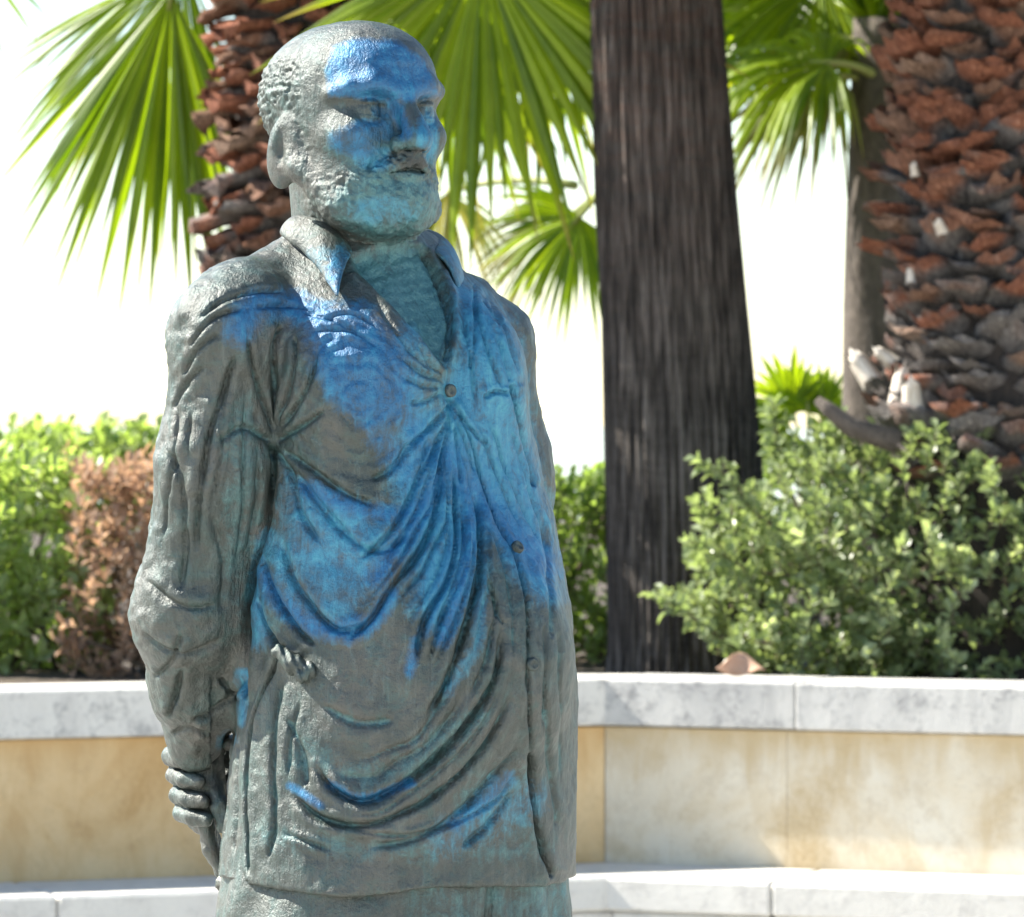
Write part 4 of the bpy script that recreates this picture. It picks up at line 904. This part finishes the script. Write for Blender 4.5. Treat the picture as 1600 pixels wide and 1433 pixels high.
# a broken stub sticking out to the left near its foot
v, f = tube_vf([W(1400, 690, YC - 0.34), W(1330, 668, YC - 0.36), W(1295, 640, YC - 0.37), W(1276, 624, YC - 0.37)], [0.035, 0.03, 0.022, 0.012], 8); mesh('broken_stub', v, f, M['slim'], pC)
cC = np.array([c0[0] + 0.02, YC, 3.6])
crown(pC, cC, 18, 0.85, 8, 0.8, (-15, 75), skip=lambda d: d[2] < 0.15 and d[0] < 0.3 and False)

# young palm E low behind the gap
YE = 12.5; e0 = W(1262, 720, YE)
pE = tag(empty('young_palm', (e0[0], YE, 0.89)), 'low bright green young fan palm seen in the gap beside the dark trunk', 'palm tree')
trunk(pE, interp_prof([(e0[0], YE, 0.85, 0.05), (e0[0], YE, 1.35, 0.04)]), M['slim'], 12)
for i, (px, py, dg, dep, L) in enumerate(((1240, 640, 235, -0.3, 0.26), (1285, 650, 300, -0.2, 0.24), (1225, 690, 190, -0.5, 0.22), (1300, 700, 340, -0.4, 0.24), (1262, 690, 90, -0.6, 0.24), (1262, 640, 270, 0.2, 0.22))):
    fan_leaf(pE, W(px, py, YE - 0.1), dirv(dg, dep), (0.1 * i - 0.2, -1, 0.5), L, 22, 110, 0.15, M['fan'], np.array([e0[0], YE, 1.3]), seed=31 + i, pr=0.006)

# ------------------------------------------------------------------ shrubs and hedges
def leaf_mesh(name, L, wd, mat, fold_=0.25):
    V = [(0, 0, 0), (-wd * 0.35, L * 0.35, wd * fold_), (wd * 0.35, L * 0.35, wd * fold_), (-wd * 0.5, L * 0.68, wd * fold_), (wd * 0.5, L * 0.68, wd * fold_), (0, L, -0.05 * L), (0, L * 0.5, 0)]
    F = [(0, 6, 1), (0, 2, 6), (1, 6, 5, 3), (2, 4, 5, 6)]
    me = bpy.data.meshes.new(name); me.from_pydata(V, [], F); me.materials.append(mat); me.update(); return me, np.array(V), F
def shrub(name, label, cat, base, inside, ntips, Lf, Wf, mat, seed, nparts=300, shoots=(), per=9, twl=0.07, lo=None, hi=None, group=None, core=0.0):
    """inside(p) > 0 tells that a point lies in the crown; shoots are explicit branches sticking out"""
    r = np.random.default_rng(seed); root = tag(empty(name, base), label, cat, group)
    me, LV, LF = leaf_mesh('leaf', Lf, Wf, mat)
    tips = []
    lo = np.array(lo); hi = np.array(hi)
    while len(tips) < ntips:
        p = lo + (hi - lo) * r.random((4000, 3)); g = inside(p); p = p[g > 0]; g = g[g > 0]
        keep = r.random(len(p)) < np.clip(1.15 - 1.1 * g, 0.12, 1); tips += list(p[keep])
    tips = tips[:ntips]; leaves = []; A = Acc(); cen = (lo + hi) / 2; cen[2] = lo[2]
    def sprig(a, d, n, L_):
        d = d / np.linalg.norm(d)
        for i in range(n):
            t = (i + 0.6) / n; pos = a + d * L_ * t
            ph = i * 2.4 + r.random(); s = np.cross(d, [0.3, 0.2, 0.9]); s /= np.linalg.norm(s); q = np.cross(d, s)
            out = (math.cos(ph) * s + math.sin(ph) * q) * 0.85 + d * (0.25 + 0.8 * t) + np.array([0, 0, 0.15]); out /= np.linalg.norm(out)
            nrm = d - out * (d @ out) + 0.25 * r.normal(size=3); nrm -= out * (nrm @ out); nrm /= np.linalg.norm(nrm) + 1e-9
            leaves.append((pos, out, nrm, r.uniform(0.5, 1.3)))
        v, f = tube_vf([a, a + d * L_ * 0.95], [0.0022, 0.0012], 4, False); A.add(v, f)
    for p in tips:
        d = (p - cen) / (hi - lo) + r.normal(size=3) * 0.28 + np.array([0, 0, 0.25]); sprig(p - d / np.linalg.norm(d) * twl * 0.5, d, per, twl)
    for pts in shoots:
        q = catmull(pts, 8)
        v, f = tube_vf(q, np.linspace(0.005, 0.0015, len(q)), 5); A.add(v, f)
        for i in range(1, len(q) - 1):
            if i / len(q) < 0.15: continue
            d = q[i + 1] - q[i - 1]; d /= np.linalg.norm(d); s_ = d + r.normal(size=3) * 0.7; sprig(q[i], s_, 4, 0.03)
        sprig(q[-2], q[-1] - q[-2], per, twl * 0.7)
    # main stems
    for k in range(14):
        t = tips[r.integers(len(tips))]; b0 = np.array(base) + np.array([r.uniform(-0.5, 0.5) * (hi - lo)[0] * 0.6, r.uniform(-0.1, 0.1), -0.01]); m_ = (b0 + t) / 2 + r.normal(size=3) * 0.03
        v, f = tube_vf([b0, m_, t], [0.009, 0.006, 0.003], 6); A.add(v, f)
    mesh('branches', A.v, A.f, M['twig'], root)
    # leaves: the nearest ones as single objects, the rest as one mass
    P = np.array([l[0] for l in leaves]); u = uv_of(P); vis = (u[:, 0] > 0) & (u[:, 0] < 1600)
    order = np.argsort(P[:, 1] + np.where(vis, 0, 50) + np.where((u[:, 1] > 1050), 40, 0)); single = set(order[:nparts].tolist())
    V = np.zeros((len(leaves) - len(single), len(LV), 3)); j = 0
    off = np.array(root.location)
    for i, (pos, out, nrm, s) in enumerate(leaves):
        x = np.cross(out, nrm); m3 = np.stack([x, out, nrm], 1)
        if i in single:
            o = bpy.data.objects.new('leaf', me); mm = Matrix([[*(m3[k] * s), pos[k] - off[k]] for k in range(3)] + [[0, 0, 0, 1]]); o.matrix_local = mm; link(o, root); continue
        V[j] = pos + (LV * s) @ m3.T; j += 1
    F = []
    for q in range(j): F += [[k + q * len(LV) for k in f] for f in LF]
    o = mesh('foliage', V[:j].reshape(-1, 3), F, mat, root, smooth=False); tag(o, kind='stuff')
    return root
def noisy(p, k): return vnoise(p, k) - 0.5
def crown_fn(c, r_, amp=0.5, freq=7.0, zmin=None):
    c = np.array(c); r_ = np.array(r_)
    def f(p):
        q0 = 1 - np.sqrt((((p - c) / r_) ** 2).sum(1)); q = np.where(q0 < -0.12, -1, q0 + amp * noisy(p, freq))
        if zmin is not None: q = np.where(p[:, 2] < zmin, -1, q)
        return q
    return f
YS = 8.0
def S(px, py, dy=0.0): return W(px, py, YS + dy)
sc_ = S(1430, 900); ra = (0.62, 0.34, 0.37)
sh1 = crown_fn(sc_, ra, 0.9, 7, 0.9); sh2 = crown_fn(S(1230, 950, -0.12), (0.22, 0.2, 0.22), 0.5, 8, 0.9); sh3 = crown_fn(S(1600, 830, 0.05), (0.4, 0.3, 0.30), 0.5, 8, 0.9); sh4 = crown_fn(S(1240, 790, 0), (0.13, 0.15, 0.13), 0.5, 8, 0.9)
shrub('shrub', 'rounded pale green small leaved shrub overhanging the coping at right', 'shrub', (S(1420, 1060)[0], YS + 0.05, 0.89),
      lambda p: np.maximum.reduce([sh1(p), sh2(p), sh3(p), sh4(p)]), 1150, 0.040, 0.023, M['shrub'], 3, 300,
      shoots=[[S(1230, 1000, -0.1), S(1140, 1000, -0.16), S(1085, 965, -0.2), S(1042, 940, -0.2)], [S(1240, 900, -0.1), S(1170, 890, -0.15), S(1125, 862, -0.18), S(1092, 850, -0.2)],
              [S(1240, 840, -0.1), S(1180, 800, -0.12), S(1145, 750, -0.15), S(1112, 730, -0.16)], [S(1250, 800, 0), S(1225, 740, 0), S(1215, 690, -0.02), S(1212, 650, -0.02)], [S(1330, 740, 0), S(1320, 700, 0), S(1318, 672, 0)], [S(1430, 740, 0), S(1440, 700, 0), S(1455, 680, 0)]],
      lo=(sc_[0] - 0.85, YS - 0.4, 0.9), hi=(sc_[0] + 0.75, YS + 0.4, 1.62))
YH = 8.7
def hedge_fn(x0, x1, y0, y1, top, amp=0.16):
    def f(p):
        z1 = top(p[:, 0]) if callable(top) else top
        q = np.minimum.reduce([p[:, 0] - x0, x1 - p[:, 0], p[:, 1] - y0, y1 - p[:, 1], z1 - p[:, 2]]) / 0.16
        return q + amp * 4 * noisy(p, 7)
    return f
xh = lambda px: W(px, 0, YH)[0]
zt = W(0, 730, YH)[2]
shrub('hedge_bush', 'leafy bright green hedge bush behind the left coping', 'hedge', (xh(20), YH, 0.89), hedge_fn(xh(-130), xh(150), YH - 0.22, YH + 0.2, zt), 430, 0.058, 0.031, M['hedge'], 5, 220, lo=(xh(-140), YH - 0.34, 0.9), hi=(xh(160), YH + 0.34, zt + 0.07), per=8, twl=0.09)
shrub('hedge_bush', 'dry brown dead hedge bush between the green hedge and the statue', 'hedge', (xh(210), YH - 0.1, 0.89), hedge_fn(xh(120), xh(380), YH - 0.36, YH + 0.05, W(0, 725, YH)[2]), 430, 0.045, 0.02, M['hedge_dry'], 6, 220, lo=(xh(110), YH - 0.42, 0.9), hi=(xh(390), YH + 0.2, zt + 0.04), per=8, twl=0.08)
YG = 9.5; xg = lambda px: W(px, 0, YG)[0]
shrub('hedge_bush', "low green hedge bush in the narrow gap between the statue and the dark trunk", 'hedge', (xg(900), YG, 0.89), hedge_fn(xg(760), xg(1180), YG - 0.3, YG + 0.3, W(0, 765, YG)[2]), 800, 0.045, 0.025, M['hedge'], 8, 120, lo=(xg(750), YG - 0.34, 0.9), hi=(xg(1190), YG + 0.34, W(0, 755, YG)[2]), per=8, twl=0.09)
YK = 13.5; xk = lambda px: W(px, 0, YK)[0]
shrub('hedge_bush', 'far pale green hedge showing just above the left hedges', 'hedge', (xk(60), YK, 0.89), hedge_fn(xk(-60), xk(420), YK - 0.3, YK + 0.3, W(0, 690, YK)[2]), 500, 0.06, 0.035, M['hedge'], 12, 40, lo=(xk(-70), YK - 0.3, 1.2), hi=(xk(430), YK + 0.34, W(0, 680, YK)[2]), per=8, twl=0.11)
# fallen dry leaf on the coping beside the trunk
lp = np.array([W(1158, 1030, 7.38)[0], 7.38, 0.9415]); V_ = []; F_ = []
for i in range(9):
    t = i / 8
    for j in range(5):
        s = (j / 4 - 0.5); wd = 0.06 * math.sin(math.pi * (0.06 + 0.9 * t)); V_.append(lp + np.array([-0.055 + 0.11 * t + 0.02 * s, 0.45 * s * wd + 0.03 * math.sin(math.pi * t), 0.029 + s * wd * 0.85 + 0.012 * math.sin(5 * t) * (s + 0.5)]))
for i in range(8):
    for j in range(4): F_.append([i * 5 + j, (i + 1) * 5 + j, (i + 1) * 5 + j + 1, i * 5 + j + 1])
o = mesh('dry_leaf', V_, F_, M['dead_leaf'], loc=lp); tag(o, 'curled dry brown leaf lying behind the coping below the shrub', 'leaf')
md = o.modifiers.new('s', 'SOLIDIFY'); md.thickness = 0.003
